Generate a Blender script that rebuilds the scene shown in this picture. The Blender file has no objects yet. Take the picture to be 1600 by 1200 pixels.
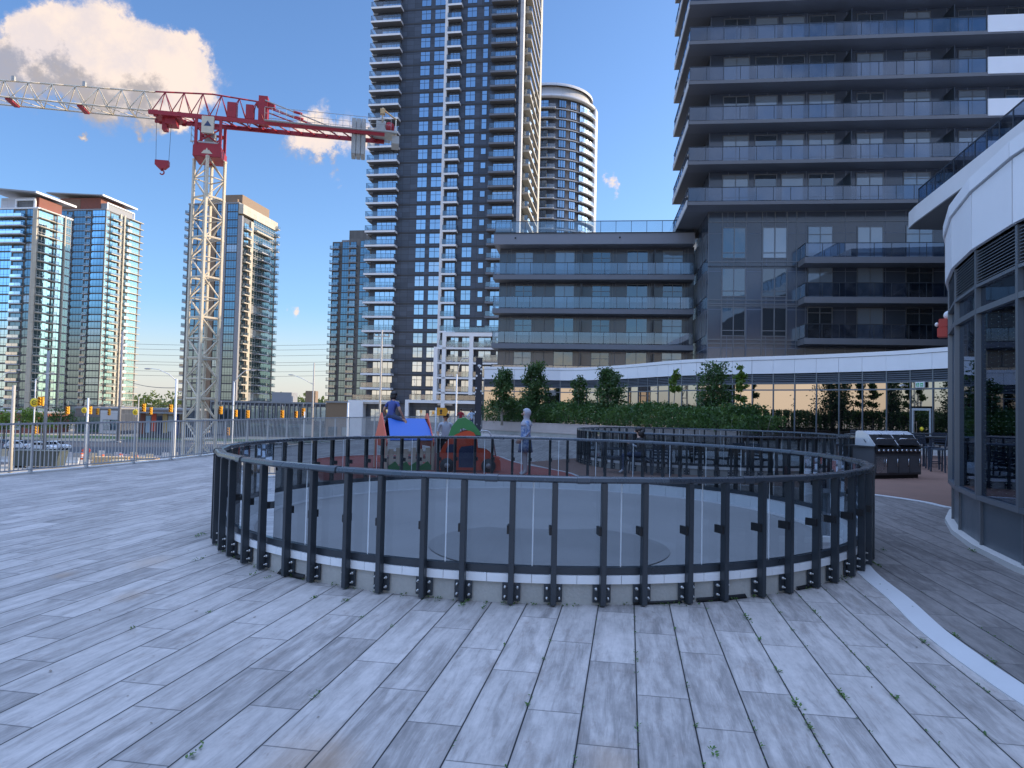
import bpy, bmesh, math, random
from mathutils import Vector, Matrix, Euler
random.seed(7)
R = math.radians
PI = math.pi
sc = bpy.context.scene
COL = sc.collection
# ------------------------------------------------------------------ camera
F = 1110.0; EYE = 1.66; PITCH = 2.06; ROLL = 1.26
cam_d = bpy.data.cameras.new('camera'); cam = bpy.data.objects.new('camera', cam_d); COL.objects.link(cam)
cam_d.sensor_width = 36; cam_d.lens = 36 * F / 1600; cam_d.clip_end = 5000; cam_d.clip_start = 0.05
CM = Matrix.Translation((0, 0, EYE)) @ Matrix.Rotation(R(90 + PITCH), 4, 'X') @ Matrix.Rotation(R(ROLL), 4, 'Z')
cam.matrix_world = CM
sc.camera = cam
C0 = Vector((0, 0, EYE)); CR = CM.to_3x3()
def ray(x, y): return CR @ Vector(((x - 800) / F, -(y - 600) / F, -1))
def P(x, y, d):
    r = ray(x, y); return C0 + r * (d / r.y)
def G(x, y, z=0):
    r = ray(x, y); return C0 + r * ((z - EYE) / r.z)
# ------------------------------------------------------------------ render settings
sc.render.engine = 'CYCLES'
sc.view_settings.view_transform = 'Standard'; sc.view_settings.look = 'None'
sc.view_settings.exposure = EXPOSURE = 0.45
sc.cycles.max_bounces = 8; sc.cycles.transparent_max_bounces = 24
sc.cycles.glossy_bounces = 4; sc.cycles.diffuse_bounces = 3; sc.cycles.transmission_bounces = 4
sc.cycles.caustics_reflective = False; sc.cycles.caustics_refractive = False
sc.cycles.sample_clamp_indirect = 6
# ------------------------------------------------------------------ node helper
class NT:
    def __init__(s, tree): s.t = tree; s.n = tree.nodes; s.l = tree.links
    def node(s, typ, **kw):
        nd = s.n.new(typ)
        for k, v in kw.items():
            if isinstance(k, str) and hasattr(nd, k): setattr(nd, k, v)
        return nd
    def put(s, sock, v):
        if isinstance(v, bpy.types.NodeSocket): s.l.new(v, sock)
        elif v is not None:
            try: sock.default_value = v
            except Exception: sock.default_value = (*v, 1) if len(v) == 3 else v
    def m(s, op, a, b=None, c=None, clamp=False):
        nd = s.node('ShaderNodeMath', operation=op, use_clamp=clamp)
        s.put(nd.inputs[0], a)
        if b is not None: s.put(nd.inputs[1], b)
        if c is not None: s.put(nd.inputs[2], c)
        return nd.outputs[0]
    def vm(s, op, a, b=None, scale=None):
        nd = s.node('ShaderNodeVectorMath', operation=op)
        s.put(nd.inputs[0], a)
        if b is not None: s.put(nd.inputs[1], b)
        if scale is not None: s.put(nd.inputs['Scale'], scale)
        return nd.outputs['Value'] if op in ('DISTANCE', 'DOT_PRODUCT', 'LENGTH') else nd.outputs[0]
    def mix(s, f, a, b, blend='MIX'):
        nd = s.node('ShaderNodeMix', data_type='RGBA', blend_type=blend)
        s.put(nd.inputs[0], f); s.put(nd.inputs[6], a if isinstance(a, bpy.types.NodeSocket) else (*a[:3], 1)); s.put(nd.inputs[7], b if isinstance(b, bpy.types.NodeSocket) else (*b[:3], 1))
        return nd.outputs[2]
    def noise(s, vec, scale, detail=3, rough=.5, dist=0, dim='3D'):
        nd = s.node('ShaderNodeTexNoise', noise_dimensions=dim)
        if vec is not None: s.put(nd.inputs['Vector'], vec)
        nd.inputs['Scale'].default_value = scale; nd.inputs['Detail'].default_value = detail
        nd.inputs['Roughness'].default_value = rough; nd.inputs['Distortion'].default_value = dist
        return nd.outputs['Fac']
    def ss(s, v, a, b, lo=0, hi=1):
        nd = s.node('ShaderNodeMapRange', interpolation_type='SMOOTHSTEP')
        s.put(nd.inputs[0], v); nd.inputs[1].default_value = a; nd.inputs[2].default_value = b
        nd.inputs[3].default_value = lo; nd.inputs[4].default_value = hi
        return nd.outputs[0]
    def xyz(s, v):
        nd = s.node('ShaderNodeSeparateXYZ'); s.put(nd.inputs[0], v); return nd.outputs
    def comb(s, x, y, z):
        nd = s.node('ShaderNodeCombineXYZ'); s.put(nd.inputs[0], x); s.put(nd.inputs[1], y); s.put(nd.inputs[2], z); return nd.outputs[0]
# ------------------------------------------------------------------ world: sky and clouds
SUN_AZ, SUN_EL = 20.0, 21.0      # azimuth from +X towards +Y
SUN = Vector((math.cos(R(SUN_AZ)) * math.cos(R(SUN_EL)), math.sin(R(SUN_AZ)) * math.cos(R(SUN_EL)), math.sin(R(SUN_EL))))
SKY_STRENGTH = 0.12
w = bpy.data.worlds.new('World'); sc.world = w; w.use_nodes = True
N = NT(w.node_tree); N.n.clear()
sky = N.node('ShaderNodeTexSky', sky_type='NISHITA'); sky.sun_disc = False
sky.sun_elevation = R(SUN_EL); sky.sun_rotation = R(90 - SUN_AZ); sky.altitude = 100; sky.air_density = 1.0; sky.dust_density = 1.2; sky.ozone_density = 2.2
dirv = N.node('ShaderNodeTexCoord').outputs['Generated']
dirn = N.vm('NORMALIZE', dirv)
def cdir(x, y): return tuple(ray(x, y).normalized())
def pxr(r): return r / F
CLOUDS = [(8, 105, 44), (45, 68, 42), (75, 78, 50), (120, 82, 52), (165, 108, 52), (215, 105, 42), (258, 92, 34), (285, 98, 36), (298, 130, 36), (250, 145, 48), (180, 155, 46), (110, 130, 46), (285, 180, 22), (255, 192, 24),
          (480, 212, 32), (515, 218, 40), (560, 225, 40), (535, 248, 26), (600, 215, 30),
          (955, 280, 20), (975, 287, 13), (995, 296, 9), (940, 290, 9), (152, 228, 11), (452, 499, 13), (466, 502, 8), (715, 300, 14)]
def density(vec):
    nz = N.node('ShaderNodeTexNoise'); N.put(nz.inputs['Vector'], vec); nz.inputs['Scale'].default_value = 8; nz.inputs['Detail'].default_value = 10; nz.inputs['Roughness'].default_value = .66
    off = N.vm('SCALE', N.vm('SUBTRACT', nz.outputs['Color'], (.5, .5, .5)), scale=.15)
    p = N.vm('ADD', vec, off)
    acc = None
    for (x, y, r) in CLOUDS:
        d = N.vm('DISTANCE', p, cdir(x, y))
        k = N.ss(d, 0.0, pxr(r) * 1.25, 1, 0)
        acc = k if acc is None else N.m('ADD', acc, k)
    return acc
den = density(dirn)
den_sun = density(N.vm('NORMALIZE', N.vm('ADD', dirn, (0.040, 0.004, 0.040))))
cmask = N.m('MULTIPLY', N.ss(den, .10, .85), N.m('ADD', .80, N.m('MULTIPLY', N.ss(N.noise(dirn, 14, 6, .65), .35, .6), .2)))
lit = N.ss(N.m('ADD', N.m('SUBTRACT', den, N.m('MULTIPLY', den_sun, .95)), N.m('MULTIPLY', N.m('SUBTRACT', N.noise(dirn, 11, 7, .62), .5), 1.6)), -.65, .60)
lit = N.m('MULTIPLY', lit, 1.0)
ccol = N.mix(lit, (3.0, 2.75, 2.8), (6.3, 5.3, 4.7))
sky_c = N.mix(1.0, sky.outputs[0], (0.98, 1.23, 1.55), 'MULTIPLY')
# pale cream air low over the horizon
dz = N.xyz(dirn)
hz = N.ss(dz[2], 0.0, .14, 1, 0)
sky_c = N.mix(N.m('MULTIPLY', hz, .55), sky_c, (6.6, 6.0, 5.6))
# evening clouds behind and above the camera: a warm low bank, loose patches, plus a bright overhead fill added to light the deck
bn = N.noise(dirn, 2.6, 6, .6)
behind = N.ss(dz[1], .10, -.30)
low = N.m('MULTIPLY', behind, N.ss(dz[2], .11, .045)); low = N.m('MULTIPLY', low, N.ss(dz[2], -.02, .01))
mid = N.m('MULTIPLY', N.m('MULTIPLY', behind, N.ss(bn, .50, .64)), N.ss(dz[2], .05, .16))
fill_veil = N.m('MULTIPLY', N.ss(dz[2], .62, .82), N.ss(bn, .22, .50))
back = low
full = N.mix(cmask, sky_c, ccol)
full = N.mix(N.m('MULTIPLY', low, .85), full, (9.6, 7.4, 5.4))
full = N.mix(N.m('MULTIPLY', mid, .5), full, (5.4, 5.7, 7.0))
full = N.mix(N.m('MULTIPLY', fill_veil, .95), full, (8.2, 11.2, 18.5))
bg = N.node('ShaderNodeBackground'); N.put(bg.inputs[0], full); bg.inputs[1].default_value = SKY_STRENGTH
wo = N.node('ShaderNodeOutputWorld'); N.l.new(bg.outputs[0], wo.inputs[0])
try: w.cycles.sampling_method = 'MANUAL'; w.cycles.sample_map_resolution = 1024
except Exception: pass
# ------------------------------------------------------------------ sun
sd = bpy.data.lights.new('sun', 'SUN'); sd.energy = 4.2; sd.angle = R(.5); sd.color = (1, .80, .56)
so = bpy.data.objects.new('sun', sd); COL.objects.link(so)
so.rotation_euler = SUN.to_track_quat('Z', 'Y').to_euler(); so.location = (60, 0, 80)
# ------------------------------------------------------------------ materials
MATS = {}
def newmat(name):
    m = bpy.data.materials.new(name); m.use_nodes = True; n = NT(m.node_tree); n.n.clear()
    out = n.node('ShaderNodeOutputMaterial'); MATS[name] = m
    return m, n, out
def principled(n, out, col, rough=.6, metal=0, spec=.5, bump=None, bstr=.3, bdist=.02, ior=None, emis=None):
    b = n.node('ShaderNodeBsdfPrincipled')
    n.put(b.inputs['Base Color'], col if isinstance(col, bpy.types.NodeSocket) else (*col[:3], 1))
    n.put(b.inputs['Roughness'], rough); n.put(b.inputs['Metallic'], metal); b.inputs['Specular IOR Level'].default_value = spec
    if ior: b.inputs['IOR'].default_value = ior
    if emis: b.inputs['Emission Color'].default_value = (*emis[0], 1); b.inputs['Emission Strength'].default_value = emis[1]
    if bump is not None:
        bp = n.node('ShaderNodeBump'); bp.inputs['Strength'].default_value = bstr; bp.inputs['Distance'].default_value = bdist
        n.put(bp.inputs['Height'], bump); n.l.new(bp.outputs[0], b.inputs['Normal'])
    n.l.new(b.outputs[0], out.inputs[0]); return b
def plain(name, col, rough=.6, metal=0, var=.18, scale=3.0, spec=.5, bstr=.0, fine=40):
    """one colour with soft wear, mottling and fine grain"""
    m, n, out = newmat(name)
    co = n.node('ShaderNodeTexCoord').outputs['Object']
    a = n.noise(co, scale, 5, .6); f = n.noise(co, fine, 2)
    k = n.m('ADD', n.m('MULTIPLY', n.m('SUBTRACT', a, .5), var * 2), n.m('MULTIPLY', n.m('SUBTRACT', f, .5), var * .6))
    k = n.m('ADD', k, 1.0)
    c = n.vm('SCALE', tuple(col), scale=k)
    r = n.m('ADD', rough, n.m('MULTIPLY', n.m('SUBTRACT', a, .5), .25), clamp=True)
    principled(n, out, c, r, metal, spec, f if bstr else None, bstr, .01)
    return m
def panel(name, col, du, dv, rough=.4, line=.03, var=.10, linecol=.55, spec=.5, metal=0, wav=0.0):
    """cladding: panels with joints in object space (x+y along, z up)"""
    m, n, out = newmat(name)
    co = n.node('ShaderNodeTexCoord').outputs['Object']; o = n.xyz(co)
    u = n.m('DIVIDE', n.m('ADD', o[0], o[1]), du); v = n.m('DIVIDE', o[2], dv)
    fu = n.m('FRACT', u); fv = n.m('FRACT', v)
    j = n.m('MAXIMUM', n.m('LESS_THAN', fu, line / du), n.m('LESS_THAN', fv, line / dv))
    wn = n.node('ShaderNodeTexWhiteNoise', noise_dimensions='2D')
    n.put(wn.inputs['Vector'], n.comb(n.m('FLOOR', u), n.m('FLOOR', v), 0))
    a = n.noise(co, .7, 5, .6)
    k = n.m('ADD', n.m('MULTIPLY', n.m('SUBTRACT', wn.outputs[0], .5), var * 2), n.m('MULTIPLY', n.m('SUBTRACT', a, .5), var * 1.6))
    k = n.m('MULTIPLY', n.m('ADD', k, 1.0), n.m('SUBTRACT', 1.0, n.m('MULTIPLY', j, 1 - linecol)))
    hgt = n.m('ADD', n.m('MULTIPLY', j, -.5), n.m('MULTIPLY', n.noise(co, 1.1, 2), wav))
    principled(n, out, n.vm('SCALE', tuple(col), scale=k), n.m('ADD', rough, n.m('MULTIPLY', j, .4), clamp=True), metal, spec, hgt, .25, .02)
    return m
def glazing(name, dark, refl, fac, rough=.03, wav=.35, blind=.16, blindcol=(.42, .42, .4)):
    """coated glass: dark room (some with blinds) under a mirror coat, slightly wavy"""
    m, n, out = newmat(name)
    co = n.node('ShaderNodeTexCoord').outputs['Object']; rnd = n.node('ShaderNodeObjectInfo').outputs['Random']
    z = n.xyz(co)[2]; pos = n.vm('ADD', co, n.comb(n.m('MULTIPLY', rnd, 50), n.m('MULTIPLY', rnd, 31), 0))
    bl = n.m('LESS_THAN', n.m('FRACT', n.m('MULTIPLY', rnd, 7.31)), blind)
    d = n.node('ShaderNodeBsdfDiffuse'); n.put(d.inputs[0], n.mix(bl, dark, blindcol))
    g = n.node('ShaderNodeBsdfGlossy'); g.inputs[1].default_value = rough
    gk = n.m('ADD', .86, n.m('MULTIPLY', n.m('FRACT', n.m('MULTIPLY', rnd, 3.77)), .28))
    n.put(g.inputs[0], n.vm('SCALE', tuple(refl), scale=gk))
    bp = n.node('ShaderNodeBump'); bp.inputs['Strength'].default_value = wav; bp.inputs['Distance'].default_value = .02
    n.put(bp.inputs['Height'], n.noise(pos, .8, 2, .4)); n.l.new(bp.outputs[0], g.inputs['Normal'])
    fr = n.node('ShaderNodeLayerWeight'); fr.inputs[0].default_value = .35
    mx = n.node('ShaderNodeMixShader'); n.put(mx.inputs[0], n.m('ADD', fac, n.m('MULTIPLY', fr.outputs['Fresnel'], 1 - fac), clamp=True))
    n.l.new(d.outputs[0], mx.inputs[1]); n.l.new(g.outputs[0], mx.inputs[2]); n.l.new(mx.outputs[0], out.inputs[0])
    return m
def clearglass(name, tint, refl=.06, rough=.01, gcol=(.9, .95, 1), dirt=.04, blend=.3):
    m, n, out = newmat(name)
    co = n.node('ShaderNodeTexCoord').outputs['Object']
    t = n.node('ShaderNodeBsdfTransparent'); n.put(t.inputs[0], (*tint, 1))
    g = n.node('ShaderNodeBsdfGlossy'); n.put(g.inputs[0], (*gcol, 1)); g.inputs[1].default_value = rough
    d = n.node('ShaderNodeBsdfDiffuse'); n.put(d.inputs[0], (.5, .52, .55, 1))
    fr = n.node('ShaderNodeLayerWeight'); fr.inputs[0].default_value = blend
    mx = n.node('ShaderNodeMixShader'); n.put(mx.inputs[0], n.m('ADD', refl, n.m('MULTIPLY', n.m('POWER', fr.outputs['Fresnel'], 1.0), .8), clamp=True))
    n.l.new(t.outputs[0], mx.inputs[1]); n.l.new(g.outputs[0], mx.inputs[2])
    m2 = n.node('ShaderNodeMixShader'); n.put(m2.inputs[0], n.m('MULTIPLY', n.ss(n.noise(co, 1.3, 5, .65), .35, .8), dirt * 2))
    n.l.new(mx.outputs[0], m2.inputs[1]); n.l.new(d.outputs[0], m2.inputs[2]); n.l.new(m2.outputs[0], out.inputs[0])
    return m
def foliage(name, c1, c2, c3, trans=.3):
    m, n, out = newmat(name)
    geo = n.node('ShaderNodeNewGeometry'); rnd = geo.outputs['Random Per Island']
    co = n.node('ShaderNodeTexCoord').outputs['Object']
    c = n.mix(n.ss(rnd, .2, .9), c1, c2); c = n.mix(n.ss(n.noise(co, .9, 3), .45, .7), c, c3)
    b = n.node('ShaderNodeBsdfPrincipled'); n.put(b.inputs['Base Color'], c); b.inputs['Roughness'].default_value = .55
    t = n.node('ShaderNodeBsdfTranslucent'); n.put(t.inputs[0], n.vm('MULTIPLY', c, (1.3, 1.4, .6)))
    mx = n.node('ShaderNodeMixShader'); mx.inputs[0].default_value = trans
    n.l.new(b.outputs[0], mx.inputs[1]); n.l.new(t.outputs[0], mx.inputs[2]); n.l.new(mx.outputs[0], out.inputs[0])
    return m
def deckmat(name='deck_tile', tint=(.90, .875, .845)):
    m, n, out = newmat(name)
    o = n.xyz(n.node('ShaderNodeTexCoord').outputs['Object'])
    a = R(9.35); ca, sa = math.cos(a), math.sin(a)
    u = n.m('ADD', n.m('MULTIPLY', o[0], sa), n.m('MULTIPLY', o[1], ca))
    v = n.m('ADD', n.m('MULTIPLY', o[0], ca), n.m('MULTIPLY', o[1], -sa)); v = n.m('ADD', v, 30.2 - .074)
    PW, PL = .302, 1.2
    vr = n.m('DIVIDE', v, PW); row = n.m('FLOOR', vr); fv = n.m('SUBTRACT', vr, row)
    w1 = n.node('ShaderNodeTexWhiteNoise', noise_dimensions='1D'); n.put(w1.inputs['W'], row)
    off = n.m('ADD', n.m('MULTIPLY', row, .37), n.m('MULTIPLY', w1.outputs[0], .22))
    ur = n.m('ADD', n.m('DIVIDE', n.m('ADD', u, 40.0), PL), off); colm = n.m('FLOOR', ur); fu = n.m('SUBTRACT', ur, colm)
    ev = n.m('MULTIPLY', n.m('MINIMUM', fv, n.m('SUBTRACT', 1, fv)), PW)
    eu = n.m('MULTIPLY', n.m('MINIMUM', fu, n.m('SUBTRACT', 1, fu)), PL)
    gap = n.m('MAXIMUM', n.ss(ev, .0026, .0052, 1, 0), n.m('MULTIPLY', n.ss(eu, .0014, .0034, 1, 0), .8))
    rim = n.m('MAXIMUM', n.ss(ev, .002, .016, 1, 0), n.ss(eu, .002, .014, 1, 0))
    wn = n.node('ShaderNodeTexWhiteNoise', noise_dimensions='2D'); n.put(wn.inputs['Vector'], n.comb(row, colm, 0))
    rc = n.xyz(wn.outputs['Color'])
    q = n.comb(n.m('ADD', n.m('MULTIPLY', u, 1.0), n.m('MULTIPLY', rc[0], 60)), n.m('ADD', n.m('MULTIPLY', v, 7.0), n.m('MULTIPLY', rc[1], 60)), n.m('MULTIPLY', rc[2], 9))
    g1 = n.noise(q, 1.6, 7, .65, .6)
    q2 = n.comb(n.m('MULTIPLY', u, 3.0), n.m('MULTIPLY', v, 60.0), rc[0]); g2 = n.noise(q2, 2.0, 5, .7)
    q3 = n.comb(n.m('ADD', n.m('MULTIPLY', u, 2.4), n.m('MULTIPLY', rc[2], 40)), n.m('ADD', n.m('MULTIPLY', v, 5), n.m('MULTIPLY', rc[0], 40)), 0); g3 = n.noise(q3, 1.3, 6, .7)
    spots = n.ss(n.noise(q3, 2.6, 5, .75), .60, .78)
    tone = n.m('ADD', n.m('MULTIPLY', rc[2], .20), .05)
    base = n.mix(n.ss(n.m('ADD', g1, tone), .37, .82), (.25, .237, .232), (.51, .485, .47))
    base = n.mix(n.m('MULTIPLY', n.ss(g2, .50, .72), .40), base, (.60, .575, .56))
    base = n.mix(n.m('MULTIPLY', n.ss(g3, .51, .72), .36), base, (.25, .195, .165))
    g5 = n.noise(n.comb(n.m('ADD', n.m('MULTIPLY', u, 4.0), n.m('MULTIPLY', rc[1], 33)), n.m('ADD', n.m('MULTIPLY', v, 8), n.m('MULTIPLY', rc[2], 33)), 3.0), 1.5, 7, .72)
    base = n.vm('SCALE', base, scale=n.m('ADD', .88, n.m('MULTIPLY', n.ss(g5, .28, .68), .24)))
    base = n.mix(n.m('MULTIPLY', spots, .55), base, (.13, .125, .125))
    base = n.vm('SCALE', base, scale=n.m('ADD', .90, n.m('MULTIPLY', rc[1], .16)))
    dk2 = n.ss(n.noise(n.comb(n.m('ADD', n.m('MULTIPLY', u, 1.2), n.m('MULTIPLY', rc[0], 20)), n.m('MULTIPLY', v, 26), rc[1]), 1.6, 5, .7), .56, .74)
    base = n.mix(n.m('MULTIPLY', dk2, .45), base, (.17, .155, .15))
    big = n.noise(n.node('ShaderNodeTexCoord').outputs['Object'], .35, 5, .6)
    base = n.vm('SCALE', base, scale=n.m('ADD', .80, n.m('MULTIPLY', big, .4)))
    # a few rusty stains
    for (x, y, r) in ((235, 878, .28), (205, 930, .18), (100, 898, .14), (520, 1196, .22), (470, 1192, .3), (955, 1196, .2)):
        p = G(x, y)
        d = n.vm('DISTANCE', n.vm('MULTIPLY', n.comb(o[0], o[1], 0), (1, .55, 1)), (p.x, p.y * .55, 0))
        d = n.m('ADD', d, n.m('MULTIPLY', n.m('SUBTRACT', g3, .5), .25))
        base = n.mix(n.ss(d, 0, r, .34, 0), base, (.36, .21, .09))
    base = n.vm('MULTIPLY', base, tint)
    base = n.mix(n.m('MULTIPLY', rim, .30), base, (.13, .125, .125))
    base = n.mix(gap, base, (.012, .013, .014))
    h = n.m('SUBTRACT', n.m('ADD', n.m('MULTIPLY', g2, .12), n.m('MULTIPLY', rc[0], .25)), n.m('MULTIPLY', gap, 3.0))
    rough = n.m('ADD', .42, n.m('MULTIPLY', g1, .28))
    principled(n, out, base, rough, 0, .25, h, .35, .006)
    return m
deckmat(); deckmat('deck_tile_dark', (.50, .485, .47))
plain('asphalt', (.06, .062, .068), .85, var=.25, scale=.15); plain('dirt', (.36, .29, .20), .95, var=.4, scale=.12, fine=2)
plain('lot', (.42, .36, .28), .95, var=.35, scale=.2, fine=3); plain('pavement', (.38, .36, .33), .85, var=.2, scale=.4)
plain('grass', (.07, .115, .03), .9, var=.5, scale=.3, fine=4); plain('paint_white', (.8, .8, .78), .6)
plain('rubber_red', (.30, .075, .055), .85, var=.3, scale=1.2, fine=90); plain('rubber_brown', (.20, .115, .085), .85, var=.3, scale=1.2, fine=90)
plain('concrete', (.42, .41, .38), .8, var=.35, scale=2.2, bstr=.3); plain('concrete_pale', (.60, .585, .55), .75, var=.2, scale=.8)
plain('strip_white', (.58, .585, .59), .45, var=.10, scale=1.5); plain('flashing', (.82, .83, .84), .35, var=.08)
plain('guard_metal', (.050, .060, .072), .32, metal=.35, var=.18); plain('guard_rail_top', (.085, .095, .11), .28, metal=.6, var=.2, scale=5)
plain('black', (.012, .012, .014), .5); plain('steel', (.55, .55, .56), .3, metal=1, var=.15); plain('bolt', (.6, .6, .58), .35, metal=.9)
plain('membrane', (.42, .412, .405), .55, var=.16, scale=.7); plain('membrane_reflection', (.35, .343, .337), .5, var=.2, scale=.7)
plain('galv', (.44, .46, .48), .45, metal=.5, var=.2); plain('pole_concrete', (.50, .45, .38), .85, var=.2); plain('pole_white', (.68, .68, .66), .55, var=.15); plain('pole_grey', (.30, .30, .31), .7)
plain('crane_red', (.36, .022, .035), .45, var=.25, scale=2); plain('crane_white', (.64, .56, .43), .55, var=.25, scale=2); plain('crane_grey', (.42, .43, .42), .7, var=.25)
plain('wire', (.05, .05, .055), .6); plain('signal_yellow', (.75, .36, .02), .5); plain('sign_yellow', (.85, .62, .02), .5); plain('barrel_orange', (.75, .13, .03), .6); plain('sign_red', (.75, .10, .05), .55)
plain('lumber', (.60, .42, .22), .8, var=.35, scale=2); plain('lumber_pale', (.68, .55, .36), .8, var=.3, scale=2); plain('truck_dark', (.07, .085, .08), .5)
plain('car_white', (.78, .79, .80), .22, var=.04); plain('car_grey', (.16, .17, .19), .25, var=.05); plain('car_glass', (.015, .018, .022), .08, var=.05); plain('tyre', (.02, .02, .02), .9); plain('lamp_red', (.5, .02, .02), .3); plain('lamp_clear', (.8, .8, .78), .2)
plain('white_fascia', (.80, .81, .83), .38, var=.05, scale=.6)
panel('fascia_panel', (.76, .77, .79), 400, 400, .34, line=0.0, var=.10, wav=.4)
panel('frame_grey', (.15, .165, .185), 400, 400, .36, line=0, var=.1, metal=.45)
plain('kick_panel', (.10, .125, .15), .38, metal=.3, var=.12); plain('louvre', (.15, .17, .20), .42, metal=.4, var=.1); plain('dark_void', (.012, .014, .018), .9)
panel('e_panel', (.060, .074, .102), 1.6, .983, .34, line=.05, var=.22, linecol=.5, wav=.3)
plain('e_white', (.80, .80, .80), .55, var=.1, scale=.5); plain('e_dark', (.035, .037, .042), .5); plain('beige_trim', (.44, .40, .33), .65, var=.1, scale=.5)
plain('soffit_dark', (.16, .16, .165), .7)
panel('g_panel', (.060, .076, .105), 1.45, 2.95, .13, line=.045, var=.14, linecol=1.9, wav=.6, spec=.9)
panel('h_panel', (.085, .098, .125), 1.55, 2.95, .15, line=.04, var=.14, linecol=1.5, wav=.5, spec=.8)
plain('g_slab', (.15, .155, .17), .6, var=.15, scale=.5); plain('h_slab', (.155, .165, .19), .5, var=.12, scale=.6); plain('h_parapet', (.215, .23, .27), .4, var=.1, scale=.5)
panel('b_panel', (.12, .115, .11), 1.3, 2.95, .4, line=.05, var=.25); panel('cream_wall', (.50, .45, .36), 2.2, 2.95, .6, line=.04, var=.1); plain('terracotta', (.23, .075, .05), .7, var=.12, scale=.4); plain('brown_pent', (.25, .17, .11), .7)
panel('f_panel', (.085, .088, .098), 1.5, 2.95, .4, line=.05, var=.2); panel('pale_wall', (.52, .52, .53), 3, 3, .6, line=.04, var=.08)
plain('roof_grey', (.28, .285, .30), .6); plain('roof_white', (.66, .65, .63), .5)
glazing('glass_e', (.03, .035, .04), (.74, .86, .98), .62)
glazing('glass_blue', (.02, .03, .04), (.40, .60, .74), .34, blind=.10)
glazing('glass_green', (.03, .045, .045), (.34, .50, .52), .30, blind=.12)
glazing('glass_h', (.035, .042, .05), (.55, .66, .75), .20, blind=.30, blindcol=(.24, .29, .34))
glazing('glass_pav', (.006, .006, .007), (.88, .84, .80), .42, rough=.015, wav=.05, blind=0)
glazing('glass_near', (.008, .010, .014), (.62, .72, .85), .10, rough=.02, wav=.05, blind=0)
clearglass('guard_glass', (.38, .41, .425), .022, blend=.14)
clearglass('balc_glass', (.60, .68, .72), .16, rough=.02); clearglass('balc_glass_g', (.26, .33, .44), .15, rough=.02, gcol=(.66, .76, .90)); clearglass('balc_glass_h', (.45, .50, .56), .16, rough=.02, gcol=(.85, .9, 1))
clearglass('glass_edge', (.55, .6, .62), .0, dirt=.45)
plain('glass_edge_glint', (.62, .68, .72), .4)  # pale colour stands for the glint on glass edges
foliage('leaf_tree', (.032, .075, .022), (.058, .115, .032), (.085, .145, .042)); foliage('leaf_bright', (.08, .15, .02), (.12, .19, .03), (.15, .22, .04)); foliage('leaf_hedge', (.034, .085, .022), (.065, .14, .034), (.10, .17, .045))
foliage('leaf_street', (.12, .19, .04), (.17, .25, .045), (.22, .27, .06)); foliage('leaf_woods', (.07, .10, .03), (.11, .14, .04), (.15, .16, .05)); foliage('leaf_weed', (.05, .13, .025), (.08, .17, .03), (.1, .16, .04))
plain('bark', (.22, .19, .16), .9, var=.4, scale=6); plain('bark_pale', (.40, .36, .31), .85, var=.3, scale=8); plain('soil', (.06, .045, .03), .95)
plain('planter_stone', (.50, .43, .40), .8, var=.22, scale=1.5)
plain('play_blue', (.012, .12, .52), .35, var=.06); plain('play_orange', (.68, .11, .06), .4, var=.08); plain('play_rust', (.55, .075, .025), .4, var=.08); plain('play_green', (.045, .24, .075), .4, var=.08); plain('play_cream', (.62, .60, .48), .5, var=.08); plain('play_yellow', (.72, .34, .02), .45, var=.06); plain('play_navy', (.02, .04, .10), .5)
plain('skin', (.42, .24, .16), .5, var=.06); plain('skin_pale', (.55, .36, .27), .5, var=.06); plain('hair', (.012, .010, .010), .45); plain('cloth_blue', (.055, .085, .27), .85, var=.12, scale=9); plain('cloth_red', (.26, .018, .03), .85, var=.12, scale=9); plain('cloth_pale', (.42, .52, .66), .85, var=.12, scale=9); plain('cloth_grey', (.40, .45, .52), .85, var=.15, scale=9); plain('denim', (.06, .085, .16), .9, var=.2, scale=20); plain('cloth_black', (.02, .02, .024), .85); plain('cloth_white', (.50, .50, .52), .85, var=.08); plain('hijab', (.34, .35, .40), .85, var=.08, scale=6); plain('shoe', (.05, .045, .045), .6); plain('eye', (.01, .01, .01), .2)
def tunic():
    m, n, out = newmat('tunic_cloth'); co = n.node('ShaderNodeTexCoord').outputs['Object']
    v = n.node('ShaderNodeTexVoronoi'); n.put(v.inputs['Vector'], co); v.inputs['Scale'].default_value = 16
    c = n.mix(n.ss(n.noise(co, 18, 3), .42, .6), (.10, .17, .34), (.30, .38, .50)); c = n.mix(n.ss(v.outputs[0], .16, .3, .55, 0), c, (.10, .16, .33))
    principled(n, out, c, .9)
tunic()
plain('grill_steel', (.50, .51, .53), .26, metal=.9, var=.1); plain('grill_white', (.72, .74, .77), .24, metal=.35, var=.06); plain('grill_dark', (.025, .026, .03), .35); plain('counter_grey', (.085, .09, .10), .5); plain('counter_top', (.055, .058, .065), .3)
plain('chair_dark', (.045, .060, .085), .45, var=.1); plain('alarm_red', (.55, .05, .035), .4); plain('plastic_white', (.78, .78, .78), .4); plain('exit_green', (.08, .42, .16), .5)
def perforated():
    m, n, out = newmat('perforated'); co = n.node('ShaderNodeTexCoord').outputs['Object']
    v = n.node('ShaderNodeTexVoronoi'); n.put(v.inputs['Vector'], co); v.inputs['Scale'].default_value = 4.5; v.inputs['Randomness'].default_value = 1
    k = n.m('MULTIPLY', n.ss(v.outputs[0], .24, .30, 1, 0), n.ss(n.noise(co, 1.3, 2), .40, .50))
    principled(n, out, n.mix(k, (.022, .026, .040), (.75, .75, .75)), .4, .2)
perforated()
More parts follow.
